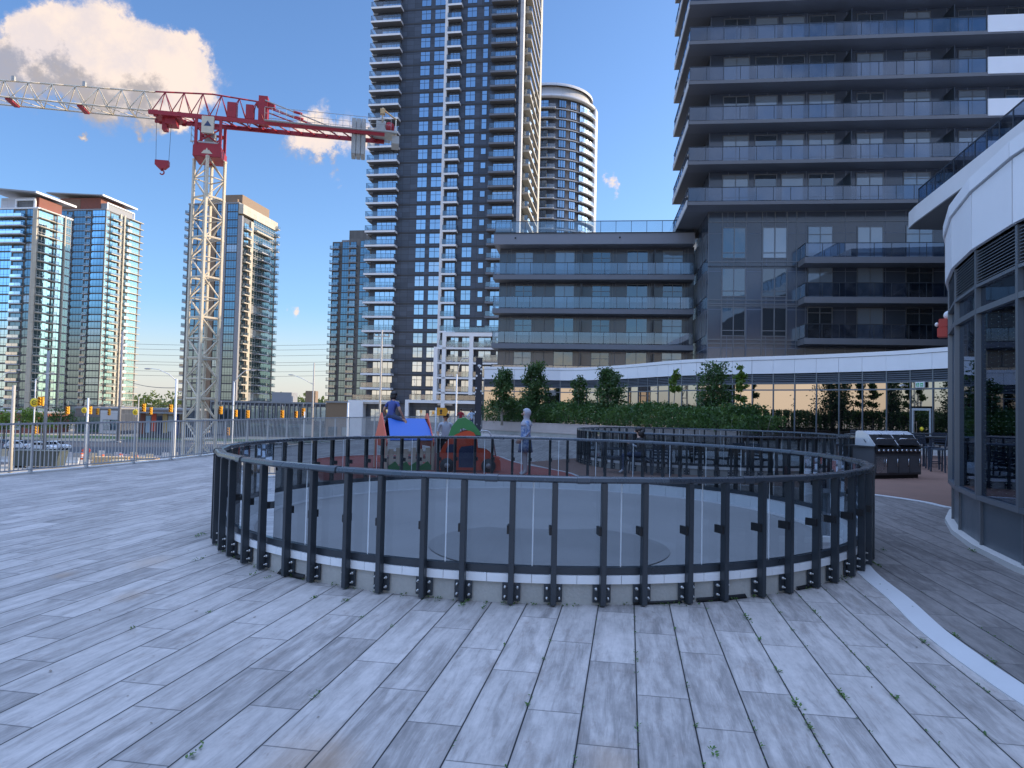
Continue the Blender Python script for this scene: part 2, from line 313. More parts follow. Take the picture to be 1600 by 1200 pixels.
def frit():
    m, n, out = newmat('frit_glass'); co = n.xyz(n.node('ShaderNodeTexCoord').outputs['Object'])
    fx = n.m('SUBTRACT', n.m('FRACT', n.m('DIVIDE', co[0], .06)), .5); fz = n.m('SUBTRACT', n.m('FRACT', n.m('DIVIDE', co[2], .06)), .5)
    d = n.m('SQRT', n.m('ADD', n.m('MULTIPLY', fx, fx), n.m('MULTIPLY', fz, fz)))
    k = n.ss(d, .05, .09, .55, 0)
    d1 = n.node('ShaderNodeBsdfDiffuse'); d1.inputs[0].default_value = (.20, .25, .22, 1)
    t = n.node('ShaderNodeBsdfTransparent'); t.inputs[0].default_value = (.34, .40, .47, 1)
    g = n.node('ShaderNodeBsdfGlossy'); g.inputs[0].default_value = (.75, .85, 1, 1); g.inputs[1].default_value = .01
    fr = n.node('ShaderNodeLayerWeight'); fr.inputs[0].default_value = .3
    a = n.node('ShaderNodeMixShader'); n.put(a.inputs[0], n.m('ADD', .05, n.m('MULTIPLY', fr.outputs['Fresnel'], .8), clamp=True)); n.l.new(t.outputs[0], a.inputs[1]); n.l.new(g.outputs[0], a.inputs[2])
    b = n.node('ShaderNodeMixShader'); n.put(b.inputs[0], k); n.l.new(a.outputs[0], b.inputs[1]); n.l.new(d1.outputs[0], b.inputs[2]); n.l.new(b.outputs[0], out.inputs[0])
frit()
M = MATS
# ------------------------------------------------------------------ mesh helpers
class MB:
    def __init__(s): s.v = []; s.f = []; s.mi = []; s.ms = []; s.sm = []
    def mat(s, name):
        if name not in s.ms: s.ms.append(name)
        return s.ms.index(name)
    def add(s, verts, faces, m, smooth=False, M_=None):
        b = len(s.v); i = s.mat(m)
        for p in verts:
            p = Vector(p); s.v.append(tuple(M_ @ p) if M_ is not None else tuple(p))
        for f in faces: s.f.append(tuple(b + k for k in f)); s.mi.append(i); s.sm.append(smooth)
        return s
    def box(s, x0, x1, y0, y1, z0, z1, m, M_=None):
        v = [(x0, y0, z0), (x1, y0, z0), (x1, y1, z0), (x0, y1, z0), (x0, y0, z1), (x1, y0, z1), (x1, y1, z1), (x0, y1, z1)]
        return s.add(v, [(0, 3, 2, 1), (4, 5, 6, 7), (0, 1, 5, 4), (1, 2, 6, 5), (2, 3, 7, 6), (3, 0, 4, 7)], m, False, M_)
    def quad(s, a, b, c, d, m): return s.add([a, b, c, d], [(0, 1, 2, 3)], m)
    def bar(s, a, b, wd, ht, m, up=(0, 0, 1)):
        """rectangular bar from a to b"""
        a = Vector(a); b = Vector(b); d = (b - a); 
        if d.length < 1e-6: return s
        d.normalize(); up = Vector(up)
        if abs(d.dot(up)) > .99: up = Vector((0, 1, 0))
        r = d.cross(up).normalized() * wd / 2; u = r.normalized().cross(d).normalized() * ht / 2
        v = [a - r - u, a + r - u, a + r + u, a - r + u, b - r - u, b + r - u, b + r + u, b - r + u]
        return s.add(v, [(0, 1, 2, 3), (7, 6, 5, 4), (0, 4, 5, 1), (1, 5, 6, 2), (2, 6, 7, 3), (3, 7, 4, 0)], m)
    def tube(s, pts, rad, m, seg=8, cap=True, smooth=True):
        pts = [Vector(p) for p in pts]; n = len(pts); rads = rad if isinstance(rad, (list, tuple)) else [rad] * n
        rings = []; prev = None
        for i, p in enumerate(pts):
            d = (pts[min(i + 1, n - 1)] - pts[max(i - 1, 0)]).normalized()
            if prev is None:
                a = Vector((0, 0, 1)) if abs(d.z) < .9 else Vector((1, 0, 0)); x = d.cross(a).normalized()
            else: x = (prev - d * prev.dot(d)).normalized()
            y = d.cross(x); prev = x
            rings.append([p + (x * math.cos(2 * PI * k / seg) + y * math.sin(2 * PI * k / seg)) * rads[i] for k in range(seg)])
        v = [q for r in rings for q in r]; f = []
        for i in range(n - 1):
            for k in range(seg):
                k2 = (k + 1) % seg; f.append((i * seg + k, i * seg + k2, (i + 1) * seg + k2, (i + 1) * seg + k))
        if cap: f.append(tuple(range(seg - 1, -1, -1))); f.append(tuple((n - 1) * seg + k for k in range(seg)))
        return s.add(v, f, m, smooth)
    def lathe(s, prof, m, seg=24, a0=0, a1=360, cen=(0, 0, 0), smooth=True, close=False):
        """prof: list of (r,z); angle range in degrees"""
        full = abs(a1 - a0) >= 359.9; n = seg if full else seg + 1; v = []; f = []
        for i in range(n):
            a = R(a0 + (a1 - a0) * i / seg)
            for (r, z) in prof: v.append((cen[0] + r * math.cos(a), cen[1] + r * math.sin(a), cen[2] + z))
        k = len(prof)
        for i in range(seg):
            j = (i + 1) % n
            for q in range(k if close else k - 1):
                q2 = (q + 1) % k; f.append((i * k + q, j * k + q, j * k + q2, i * k + q2))
        if not full and close: f.append(tuple(range(k))); f.append(tuple((n - 1) * k + q for q in range(k - 1, -1, -1)))
        return s.add(v, f, m, smooth)
    def prism(s, poly, z0, z1, m, M_=None):
        n = len(poly); v = [(x, y, z0) for x, y in poly] + [(x, y, z1) for x, y in poly]
        f = [tuple(range(n - 1, -1, -1)), tuple(range(n, 2 * n))] + [(i, (i + 1) % n, n + (i + 1) % n, n + i) for i in range(n)]
        return s.add(v, f, m, False, M_)
    def ball(s, c, r, m, seg=14, rings=9, M_=None):
        r = r if isinstance(r, (list, tuple)) else (r, r, r); v = []; f = []
        for i in range(rings + 1):
            t = PI * i / rings
            for k in range(seg):
                a = 2 * PI * k / seg; v.append((c[0] + r[0] * math.sin(t) * math.cos(a), c[1] + r[1] * math.sin(t) * math.sin(a), c[2] + r[2] * math.cos(t)))
        for i in range(rings):
            for k in range(seg): f.append((i * seg + k, (i + 1) * seg + k, (i + 1) * seg + (k + 1) % seg, i * seg + (k + 1) % seg))
        return s.add(v, f, m, True, M_)
    def mesh(s, name, bevel=0):
        me = bpy.data.meshes.new(name); me.from_pydata(s.v, [], s.f)
        for k in s.ms: me.materials.append(M[k])
        me.polygons.foreach_set('material_index', s.mi); me.polygons.foreach_set('use_smooth', s.sm)
        me.update()
        bm = bmesh.new(); bm.from_mesh(me); bmesh.ops.recalc_face_normals(bm, faces=bm.faces)
        if bevel: bmesh.ops.bevel(bm, geom=[e for e in bm.edges if len(e.link_faces) == 2 and e.calc_face_angle(0) > .6], offset=bevel, segments=2, affect='EDGES', clamp_overlap=True)
        bm.to_mesh(me); bm.free(); return me
    def build(s, name, parent=None, bevel=0, **kw): return link(name, s.mesh(name, bevel), parent, **kw)
def link(name, me, parent=None, loc=None, rz=None, mat=None, **kw):
    o = bpy.data.objects.new(name, me); COL.objects.link(o)
    if parent is not None: o.parent = parent
    if mat is not None: o.matrix_basis = mat
    if loc is not None: o.location = loc
    if rz is not None: o.rotation_euler = (0, 0, rz)
    for k, v in kw.items(): o[k] = v
    return o
def thing(name, label, cat, loc=(0, 0, 0), rz=0, group=None):
    o = bpy.data.objects.new(name, None); COL.objects.link(o); o.location = loc; o.rotation_euler = (0, 0, rz); o.empty_display_size = .2
    o['label'] = label; o['category'] = cat
    if group: o['group'] = group
    return o
def tag(o, label, cat, group=None):
    o['label'] = label; o['category'] = cat
    if group: o['group'] = group
    return o
def struct(mb, name, **kw): return mb.build(name, kind='structure', **kw)
def emit(root, name, items, cap=100):
    """items: (mesh, local matrix). The ones that show largest become parts, the rest one mesh."""
    W = Matrix.Translation(root.location) @ Matrix.Rotation(root.rotation_euler.z, 4, 'Z')
    CI = CM.inverted()
    def key(it):
        p = W @ it[1].translation; c = CI @ p
        vis = c.z < 0 and abs(c.x / c.z) < .75 and abs(c.y / c.z) < .56
        return (0 if vis else 1, (p - C0).length)
    items = sorted(items, key=key)
    for me, mt in items[:cap]: link(name, me, root, mat=mt)
    rest = items[cap:]
    if rest:
        bm = bmesh.new(); mats = []
        for me, mt in rest:
            t = me.copy(); t.transform(mt)
            idx = []
            for q in t.materials:
                if q not in mats: mats.append(q)
                idx.append(mats.index(q))
            for pl in t.polygons: pl.material_index = 0 if not idx else pl.material_index
            n0 = len(bm.faces); bm.from_mesh(t); bm.faces.ensure_lookup_table()
            for fc in bm.faces[n0:]: fc.material_index = idx[fc.material_index]
            bpy.data.meshes.remove(t)
        me = bpy.data.meshes.new(name); bm.to_mesh(me); bm.free()
        for q in mats: me.materials.append(q)
        link(name, me, root, kind='stuff')
T = Matrix.Translation
def Rz(a): return Matrix.Rotation(a, 4, 'Z')
# ================================================================== THE SETTING
GZ = -8.0
def sheet(name, poly, z, m):
    mb = MB(); mb.add([(x, y, z) for x, y in poly], [tuple(range(len(poly)))], m); return struct(mb, name)
def catmull(pts, n=8):
    out = []; p = [Vector(q) for q in pts]; p = [2 * p[0] - p[1]] + p + [2 * p[-1] - p[-2]]
    for i in range(1, len(p) - 2):
        for k in range(n):
            t = k / n
            out.append(.5 * ((2 * p[i]) + (p[i + 1] - p[i - 1]) * t + (2 * p[i - 1] - 5 * p[i] + 4 * p[i + 1] - p[i + 2]) * t * t + (3 * p[i] - p[i - 1] - 3 * p[i + 1] + p[i + 2]) * t ** 3))
    out.append(p[-2]); return out
def resample(pts, step):
    L = [0]
    for a, b in zip(pts, pts[1:]): L.append(L[-1] + (b - a).length)
    n = max(1, round(L[-1] / step)); out = []; j = 0
    for i in range(n + 1):
        t = L[-1] * i / n
        while j < len(L) - 2 and L[j + 1] < t: j += 1
        out.append(pts[j].lerp(pts[j + 1], (t - L[j]) / (L[j + 1] - L[j])))
    return out
sheet('ground', [(-2500, -600), (2500, -600), (2500, 3000), (-2500, 3000)], GZ, 'dirt')
sheet('construction_lot', [(-75, -20), (-8, -20), (-6, 62), (-4, 117), (-70, 116), (-95, 112)], GZ + .01, 'lot')
sheet('road', [(-400, 116), (120, 126), (120, 172), (-400, 162)], GZ + .02, 'asphalt')
sheet('side_road', [(-92, -60), (-72, -60), (-74, 116), (-86, 420), (-106, 420), (-94, 116)], GZ + .024, 'asphalt')
sheet('grass_verge', [(-400, 172), (110, 186), (110, 196), (-400, 190)], GZ + .03, 'grass')
sheet('pavement', [(-60, 104), (120, 112), (120, 124), (-60, 117)], GZ + .03, 'pavement')
mk = MB()
for i in range(60):
    x = -230 + i * 6
    mk.add([(x, 133 + x * .028, 0), (x + 3, 133.1 + x * .028, 0), (x + 3, 133.28 + x * .028, 0), (x, 133.18 + x * .028, 0)], [(0, 1, 2, 3)], 'paint_white')
for i in range(9):
    x = -70 + i * 1.3; mk.add([(x, 119, 0), (x + .6, 119, 0), (x + .6, 123, 0), (x, 123, 0)], [(0, 1, 2, 3)], 'paint_white')
o = struct(mk, 'road_markings'); o.location.z = GZ + .032
# deck (roof terrace)
fence_ctrl = [(-12.9, -4, 0), (-12.1, 4, 0), (-11.35, 11, 0), (-10.83, 15, 0), (-9.75, 20, 0), (-9.25, 25, 0), (-8.5, 30, 0), (-7.2, 36.8, 0), (-4.7, 47, 0), (-2.9, 55, 0), (-2.5, 60, 0)]
fence_line = catmull(fence_ctrl, 6)
deck = [(p.x - .22, p.y) for p in fence_line]
poly = [(-14.5, -30)] + deck + [(48, 63), (48, -30)]
dk = MB(); n_ = len(poly)
bm = bmesh.new(); vs = [bm.verts.new((x, y, 0)) for x, y in poly]; bm.faces.new(vs); bmesh.ops.triangulate(bm, faces=bm.faces[:])
me = bpy.data.meshes.new('deck'); bm.normal_update(); bm.to_mesh(me); bm.free(); me.materials.append(M['deck_tile'])
for p_ in me.polygons:
    if p_.normal.z < 0: me.flip_normals(); break
link('deck', me, kind='structure')
sk = MB()
for (a, b) in zip(poly, poly[1:] + poly[:1]): sk.add([(a[0], a[1], -.012), (b[0], b[1], -.012), (b[0], b[1], GZ), (a[0], a[1], GZ)], [(0, 1, 2, 3)], 'concrete')
struct(sk, 'podium_wall')
# white edging strips and rubber floors, sheets just above the tiles
def strip(name, pts, wd, z, m):
    pts = catmull([(p[0], p[1], 0) for p in pts], 10); mb = MB(); v = []; f = []
    for i, p in enumerate(pts):
        d = (pts[min(i + 1, len(pts) - 1)] - pts[max(i - 1, 0)]).normalized(); nrm = Vector((-d.y, d.x, 0)) * wd / 2
        v += [(p.x - nrm.x, p.y - nrm.y, z), (p.x + nrm.x, p.y + nrm.y, z), (p.x + nrm.x, p.y + nrm.y, 0), (p.x - nrm.x, p.y - nrm.y, 0)]
    for i in range(len(pts) - 1):
        for q in range(3 if True else 4): f.append((4 * i + q, 4 * i + 4 + q, 4 * i + 5 + q, 4 * i + 1 + q))
        f.append((4 * i + 3, 4 * i + 7, 4 * i + 4, 4 * i))
    mb.add(v, f, m); return struct(mb, name)
def g2(x, y): p = G(x, y); return (p.x, p.y)
s_in = [g2(*q) for q in ((1343, 893), (1395, 938), (1443, 985), (1500, 1030), (1550, 1066), (1600, 1100), (1660, 1138))]
strip('edging_strip', [(4.35, 9.1)] + [(x + .08, y + .05) for x, y in s_in] + [(3.0, 2.1), (2.85, .6), (2.8, -3)], .20, .008, 'strip_white')
s_br = [g2(*q) for q in ((1363, 773), (1400, 778), (1440, 784), (1482, 793))]
br_edge = [(3.4, 16.7), (5.4, 16.75), (6.9, 16.2)] + [s_br[0], s_br[2], s_br[3]] + [(8.75, 12.3)]
dkp = [(4.35, 9.1)] + [(x + .08, y + .05) for x, y in s_in] + [(3.0, 2.1), (2.85, .6), (2.8, -3)]
dkp = [(p.x, p.y) for p in catmull([(x, y, 0) for x, y in dkp], 10)] + [(14, -3), (14, 11)] + [(p.x, p.y) for p in catmull([(x, y, 0) for x, y in br_edge], 6)][::-1]
bm = bmesh.new(); vs = [bm.verts.new((x, y, .003)) for x, y in dkp]; fc = bm.faces.new(vs); bm.normal_update()
if fc.normal.z < 0: fc.normal_flip()
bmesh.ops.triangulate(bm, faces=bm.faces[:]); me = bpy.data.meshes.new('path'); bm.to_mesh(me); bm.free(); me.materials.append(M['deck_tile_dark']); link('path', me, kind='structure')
brp = [(p.x, p.y) for p in catmull([(a, b, 0) for a, b in br_edge], 6)]
sheet('rubber_floor_brown', brp + [(24, 11), (24, 33), (14, 31), (9.5, 30), (4, 27.4), (.5, 22.5), (2.0, 17.6)], .0065, 'rubber_brown')
strip('edging_strip', br_edge, .14, .012, 'strip_white')
rd = [G(490, 728), G(500, 716), G(560, 711.5), G(640, 710), G(735, 706), G(775, 712), G(808, 723), G(880, 737), G(905, 745)]
rdp = [(p.x, p.y) for p in catmull([(q.x, q.y, 0) for q in rd], 6)]
sheet('rubber_floor_red', rdp + [(2.4, 15.4), (-1, 15.6), (-4.2, 15.8)], .004, 'rubber_red')
strip('edging_strip', rdp[6:], .09, .012, 'strip_white')
# far woods
def leaves(mb, n, fn, size, m, flat=.0):
    for i in range(n):
        c = Vector(fn()); s = size * random.uniform(.6, 1.3)
        a = Vector((random.gauss(0, 1), random.gauss(0, 1), random.gauss(0, 1))).normalized(); b = a.orthogonal().normalized(); b = Matrix.Rotation(random.random() * 6.28, 3, a) @ b; c2 = a.cross(b)
        mb.add([c - b * s * .5, c + c2 * s * .28, c + b * s * .5, c - c2 * s * .28], [(0, 1, 2, 3)], m)
fw = MB()
hump = [(random.uniform(-470, 60), random.uniform(520, 620), random.uniform(10, 15)) for _ in range(190)]
def fwp():
    x, y, h = random.choice(hump); a = random.random() * 6.28; r = math.sqrt(random.random()) * 13
    return (x + r * math.cos(a), y + r * math.sin(a), GZ + 1 + (h + 4) * (1 - (r / 15) ** 2) * random.random() ** .5)
leaves(fw, 16000, fwp, 3.6, 'leaf_woods'); o = fw.build('woods'); o['kind'] = 'stuff'; tag(o, 'line of sunlit yellow green woods along the horizon behind the towers', 'woods')

# ================================================================== BUILDINGS
WINC = {}
def win(wd, ht, nx=2, frame='e_dark', glass='glass_e', tr=0, fw=.07, proud=.06, sub=0):
    k = (wd, ht, nx, frame, glass, tr, fw, sub)
    if k in WINC: return WINC[k]
    mb = MB(); y0 = -proud
    mb.add([(fw, -.025, fw), (wd - fw, -.025, fw), (wd - fw, -.025, ht - fw), (fw, -.025, ht - fw)], [(0, 1, 2, 3)], glass)
    mb.box(0, wd, y0, 0, 0, fw, frame); mb.box(0, wd, y0, 0, ht - fw, ht, frame)
    mb.box(0, fw, y0, 0, fw, ht - fw, frame); mb.box(wd - fw, wd, y0, 0, fw, ht - fw, frame)
    for i in range(1, nx):
        x = wd * i / nx; mb.box(x - fw / 2, x + fw / 2, y0 + .004, 0, fw, ht - fw, frame)
    if tr: mb.box(fw, wd - fw, y0 + .008, 0, tr - fw / 2, tr + fw / 2, frame)
    me = mb.mesh('window'); WINC[k] = me; return me
BALC = {}
def balcony(wd, dp=1.6, th=.40, slab='e_white', glass='balc_glass', metal='e_dark', rail=1.07, step=1.3, under=None, solid=None):
    k = (wd, dp, th, slab, glass, metal, solid)
    if k in BALC: return BALC[k]
    mb = MB(); mb.box(0, wd, -dp, 0, -th, 0, slab)
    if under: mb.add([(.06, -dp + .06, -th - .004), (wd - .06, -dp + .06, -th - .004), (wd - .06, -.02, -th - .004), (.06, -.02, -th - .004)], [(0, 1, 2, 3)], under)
    e = .06
    if solid: mb.box(e, wd - e, -dp + e, -dp + e + .05, .02, rail, solid)
    else:
        mb.add([(e, -dp + e, .08), (wd - e, -dp + e, .08), (wd - e, -dp + e, rail - .05), (e, -dp + e, rail - .05)], [(0, 1, 2, 3)], glass)
        for x in (e, wd - e): mb.add([(x, -dp + e, .08), (x, -.02, .08), (x, -.02, rail - .05), (x, -dp + e, rail - .05)], [(0, 1, 2, 3)], glass)
        mb.box(e - .03, wd - e + .03, -dp + e - .03, -dp + e + .03, rail - .05, rail, metal)
        for x in (e, wd - e): mb.box(x - .03, x + .03, -dp + e + .03, -.02, rail - .05, rail, metal)
        n = max(1, round(wd / step))
        for i in range(n + 1):
            x = e + (wd - 2 * e) * i / n; mb.box(x - .02, x + .02, -dp + e - .02, -dp + e + .02, .01, rail - .05, metal)
    me = mb.mesh('balcony'); BALC[k] = me; return me
class Tower:
    def __init__(s, label, loc, rz, Wd, Dp, cat='apartment tower', name='apartment_tower'):
        s.root = thing(name, label, cat, loc, rz); s.W = Wd; s.D = Dp; s.items = {}
    def face(s, f): return {'front': Matrix.Identity(4), 'right': T((s.W, 0, 0)) @ Rz(PI / 2), 'left': T((0, s.D, 0)) @ Rz(-PI / 2)}[f]
    def put(s, name, me, f, u, v, w=0): s.items.setdefault(name, []).append((me, s.face(f) @ T((u, -w, v))))
    def part(s, name, mb, **kw): return mb.build(name, s.root, **kw)
    def done(s):
        for k, it in s.items.items(): emit(s.root, k, it)
GRID = R(-8.6)
gx = Vector((math.cos(GRID), math.sin(GRID), 0)); gy = Vector((-math.sin(GRID), math.cos(GRID), 0))
FL = 2.95
def col(t, f, kind, u0, u1, z0, z1, v0=.5, hh=2.0, fl=FL, **kw):
    z = z0
    while z < z1 - .5:
        if kind == 'win': t.put('window', win(round(u1 - u0, 2), hh, **kw), f, u0, z + v0)
        else: t.put('balcony', balcony(round(u1 - u0, 2), **kw), f, u0, z)
        z += fl
# ---- tower E: tall dark tower with white balconies, in the middle
loc = P(582, 330, 147.5); W_E = 30.9; loc.z = GZ
t = Tower('tallest dark grey tower in the middle with blue windows and white balconies', loc, GRID, W_E, 22)
HE = 108; b = MB(); b.box(0, W_E, 0, 22, 0, HE, 'e_panel'); t.part('wall', b)
z0 = 10.6; z1 = HE - 3
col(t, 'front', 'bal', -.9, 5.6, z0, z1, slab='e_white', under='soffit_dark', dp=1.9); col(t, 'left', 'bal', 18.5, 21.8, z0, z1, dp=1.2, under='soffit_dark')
for (u0, u1) in ((9.5, 11.6), (12.4, 14.75), (19.3, 21.4)): col(t, 'front', 'win', u0, u1, z0, z1, .45, 2.15, nx=2, tr=1.35)
col(t, 'front', 'win', 22.8, 23.9, z0 + FL * 19, z1, .45, 2.15, nx=1, tr=1.35); col(t, 'front', 'win', 22.8, 23.9, z0 + FL * 2, z0 + FL * 19, 1.1, 1.3, nx=1)
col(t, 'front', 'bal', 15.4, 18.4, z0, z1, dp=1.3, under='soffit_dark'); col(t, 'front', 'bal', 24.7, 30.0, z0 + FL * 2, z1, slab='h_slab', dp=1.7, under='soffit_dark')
col(t, 'front', 'win', 1.0, 5.3, z0, z1, .05, 2.4, nx=4); col(t, 'front', 'win', 15.9, 18.0, z0, z1, .05, 2.4, nx=3); col(t, 'front', 'win', 25.4, 29.6, z0 + FL * 2, z1, .05, 2.4, nx=4)
col(t, 'right', 'bal', 3.2, 19, z0, z1, dp=1.5, slab='beige_trim'); col(t, 'right', 'win', 3.6, 9, z0, z1, .05, 2.4, nx=4); col(t, 'right', 'win', 11, 18, z0, z1, .05, 2.4, nx=5)
b = MB(); b.box(14.75, 15.38, -.5, .3, z0, HE, 'e_white'); t.part('pilaster', b)
b = MB(); b.box(30.5, W_E + .3, -.25, 1.6, z0, HE, 'pale_wall'); t.part('pilaster', b)
b = MB(); b.box(W_E - .2, W_E + 1.55, 19.2, 22.2, z0, HE, 'cream_wall'); t.part('pilaster', b)
b = MB(); i = 0; z = z0
while z < HE: b.box(-.05, W_E + .05, -.07, 0, z - .32, z - .02, 'e_dark'); z += FL
t.part('floor_band', b)
b = MB(); b.box(3, W_E - 3, 3, 19, HE, HE + 5, 'e_panel'); t.part('penthouse', b)
# white framed podium of tower E
pf = MB(); yA = -2.3
def fr(u0, u1, z0_, z1_, d=.7): pf.box(u0, u1, yA, yA + d, z0_, z1_, 'e_white')
zt = 24.9
fr(16.3, 35, zt - .75, zt, 2.3); fr(16.3, 17.1, 9.6, zt - .75); fr(21.9, 22.7, 12.4, zt - .75); fr(14.6, 15.4, 10.9, 22)
for k in range(4): fr(15.4, 21.9, zt - .35 - 3.0 * (k + 1), zt - 3.0 * (k + 1), 2.3)
for k in range(4): fr(22.7, 33, zt - .35 - 3.0 * (k + 1), zt - 3.0 * (k + 1), 2.3)
fr(8.9, 24.5, 10.6, 11.2, 2.3); fr(8.9, 9.6, .5, 10.6); fr(23.7, 24.5, .5, 10.6); fr(-3.2, 0, .3, 10.9, 2.3); fr(0, 7, 10.55, 10.95, 2.3)
t.part('podium_frame', pf)
pw = MB(); pw.box(15.4, 35, -.6, 0, 9.5, zt - .8, 'e_panel'); pw.box(-3, 7, -.4, 0, 0, 10.5, 'e_panel'); pw.box(9.6, 23.7, -.3, 0, .3, 10.5, 'e_panel'); t.part('podium_wall', pw)
for k in range(4):
    z = zt - 3.0 * (k + 1) + .1
    for (u, w_) in ((17.6, 1.7), (20.0, 1.7), (23.4, 2.6), (27.0, 2.6), (30.2, 2.4)): t.put('podium_window', win(w_, 2.35, 2), 'front', u, z, .6)
    for (u0, u1) in ((17.1, 21.9), (22.7, 33)):
        t.put('podium_guard', balcony(round(u1 - u0, 2), .12, .02), 'front', u0, z, 2.2)
t.put('podium_guard', balcony(16.0, .12, .02), 'front', 17, zt + .05, 2.2); t.put('podium_guard', balcony(14.0, .12, .02), 'front', 9.6, 11.25, 2.2); t.put('podium_guard', balcony(9.0, .12, .02), 'front', -2.4, 11.0, 2.2)
for u in (10.6, 13.4, 16.6, 19.8): t.put('podium_window', win(2.2, 2.6, 2), 'front', u, 6.6, .3)
for u in (-2, 1, 4.2): t.put('podium_window', win(2.0, 2.6, 2), 'front', u, 6.6, .4)
for u in (10.6, 13.4, 16.6, 19.8): t.put('podium_window', win(2.2, 3.6, 2), 'front', u, 1.6, .3)
t.done()
# ---- round tower F
cF = P(858, 200, 218); cF.z = GZ; HF = 106
t = Tower('round dark grey tower with curved balconies standing behind the tallest tower', cF, 0, 1, 1)
aC = math.degrees(math.atan2(-cF.y, -cF.x))      # angle facing the camera
RF = 14.0
b = MB(); b.lathe([(RF, 0), (RF, HF - 5), (0, HF - 5)], 'f_panel', 64); t.part('wall', b)
b = MB(); b.lathe([(12.6, HF - 5), (12.6, HF - 1.2), (0, HF - 1.2)], 'pale_wall', 48); b.lathe([(13.4, HF - 1.2), (13.4, HF - .4), (10, HF), (0, HF)], 'pale_wall', 48); t.part('penthouse', b)
b = MB(); b.lathe([(14.9, HF - 5.3), (14.9, HF - 4.4), (12, HF - 4.4), (12, HF - 5.3)], 'pale_wall', 64, close=True); t.part('roof_rim', b)
def sec(s0, s1): return aC + math.degrees(math.asin(s0)), aC + math.degrees(math.asin(s1))
def arcbal(s0, s1, r=15.3, th=.3):
    a0, a1 = sec(s0, s1); m = MB()
    m.lathe([(RF - .1, -th), (r, -th), (r, 0), (RF - .1, 0)], 'pale_wall', 10, a0, a1, close=True)
    m.lathe([(r - .08, .06), (r - .08, 1.0)], 'balc_glass', 10, a0, a1); m.lathe([(r - .12, 1.0), (r - .04, 1.0), (r - .04, 1.06), (r - .12, 1.06)], 'e_dark', 10, a0, a1, close=True)
    return m.mesh('balcony')
def arcwin(s0, s1, z0_=.5, h=2.1):
    a0, a1 = sec(s0, s1); m = MB(); n = 3
    m.lathe([(RF + .03, z0_), (RF + .03, z0_ + h)], 'glass_e', 6, a0, a1)
    for i in range(n + 1):
        a = a0 + (a1 - a0) * i / n; m.lathe([(RF, z0_), (RF + .09, z0_), (RF + .09, z0_ + h), (RF, z0_ + h)], 'e_dark', 1, a - .25, a + .25, close=True)
    for zz in (z0_, z0_ + h): m.lathe([(RF, zz - .05), (RF + .10, zz - .05), (RF + .10, zz + .05), (RF, zz + .05)], 'e_dark', 6, a0, a1, close=True)
    return m.mesh('window')
band = MB(); band.lathe([(RF - .1, -.25), (RF + .35, -.25), (RF + .35, 0), (RF - .1, 0)], 'pale_wall', 40, aC - 60, aC + 68, close=True); band = band.mesh('floor_band')
B1, B2 = arcbal(-.42, .12), arcbal(.62, .92); A1, A2 = arcwin(.2, .35), arcwin(.44, .57); A3, A4 = arcwin(-.36, -.02, .06, 2.4), arcwin(.64, .86, .06, 2.4)
z = HF - 8.4
while z > 30:
    for nm, me in (('balcony', B1), ('balcony', B2), ('window', A1), ('window', A2), ('window', A3), ('window', A4), ('floor_band', band)): t.items.setdefault(nm, []).append((me, T((0, 0, z))))
    z -= FL
a0, a1 = sec(.925, .999); b = MB(); b.lathe([(RF - .2, 0), (15.0, 0), (15.0, HF - 4.6), (RF - .2, HF - 4.6)], 'pale_wall', 6, a0, a0 + 26, close=True); t.part('fin_wall', b)
t.done()
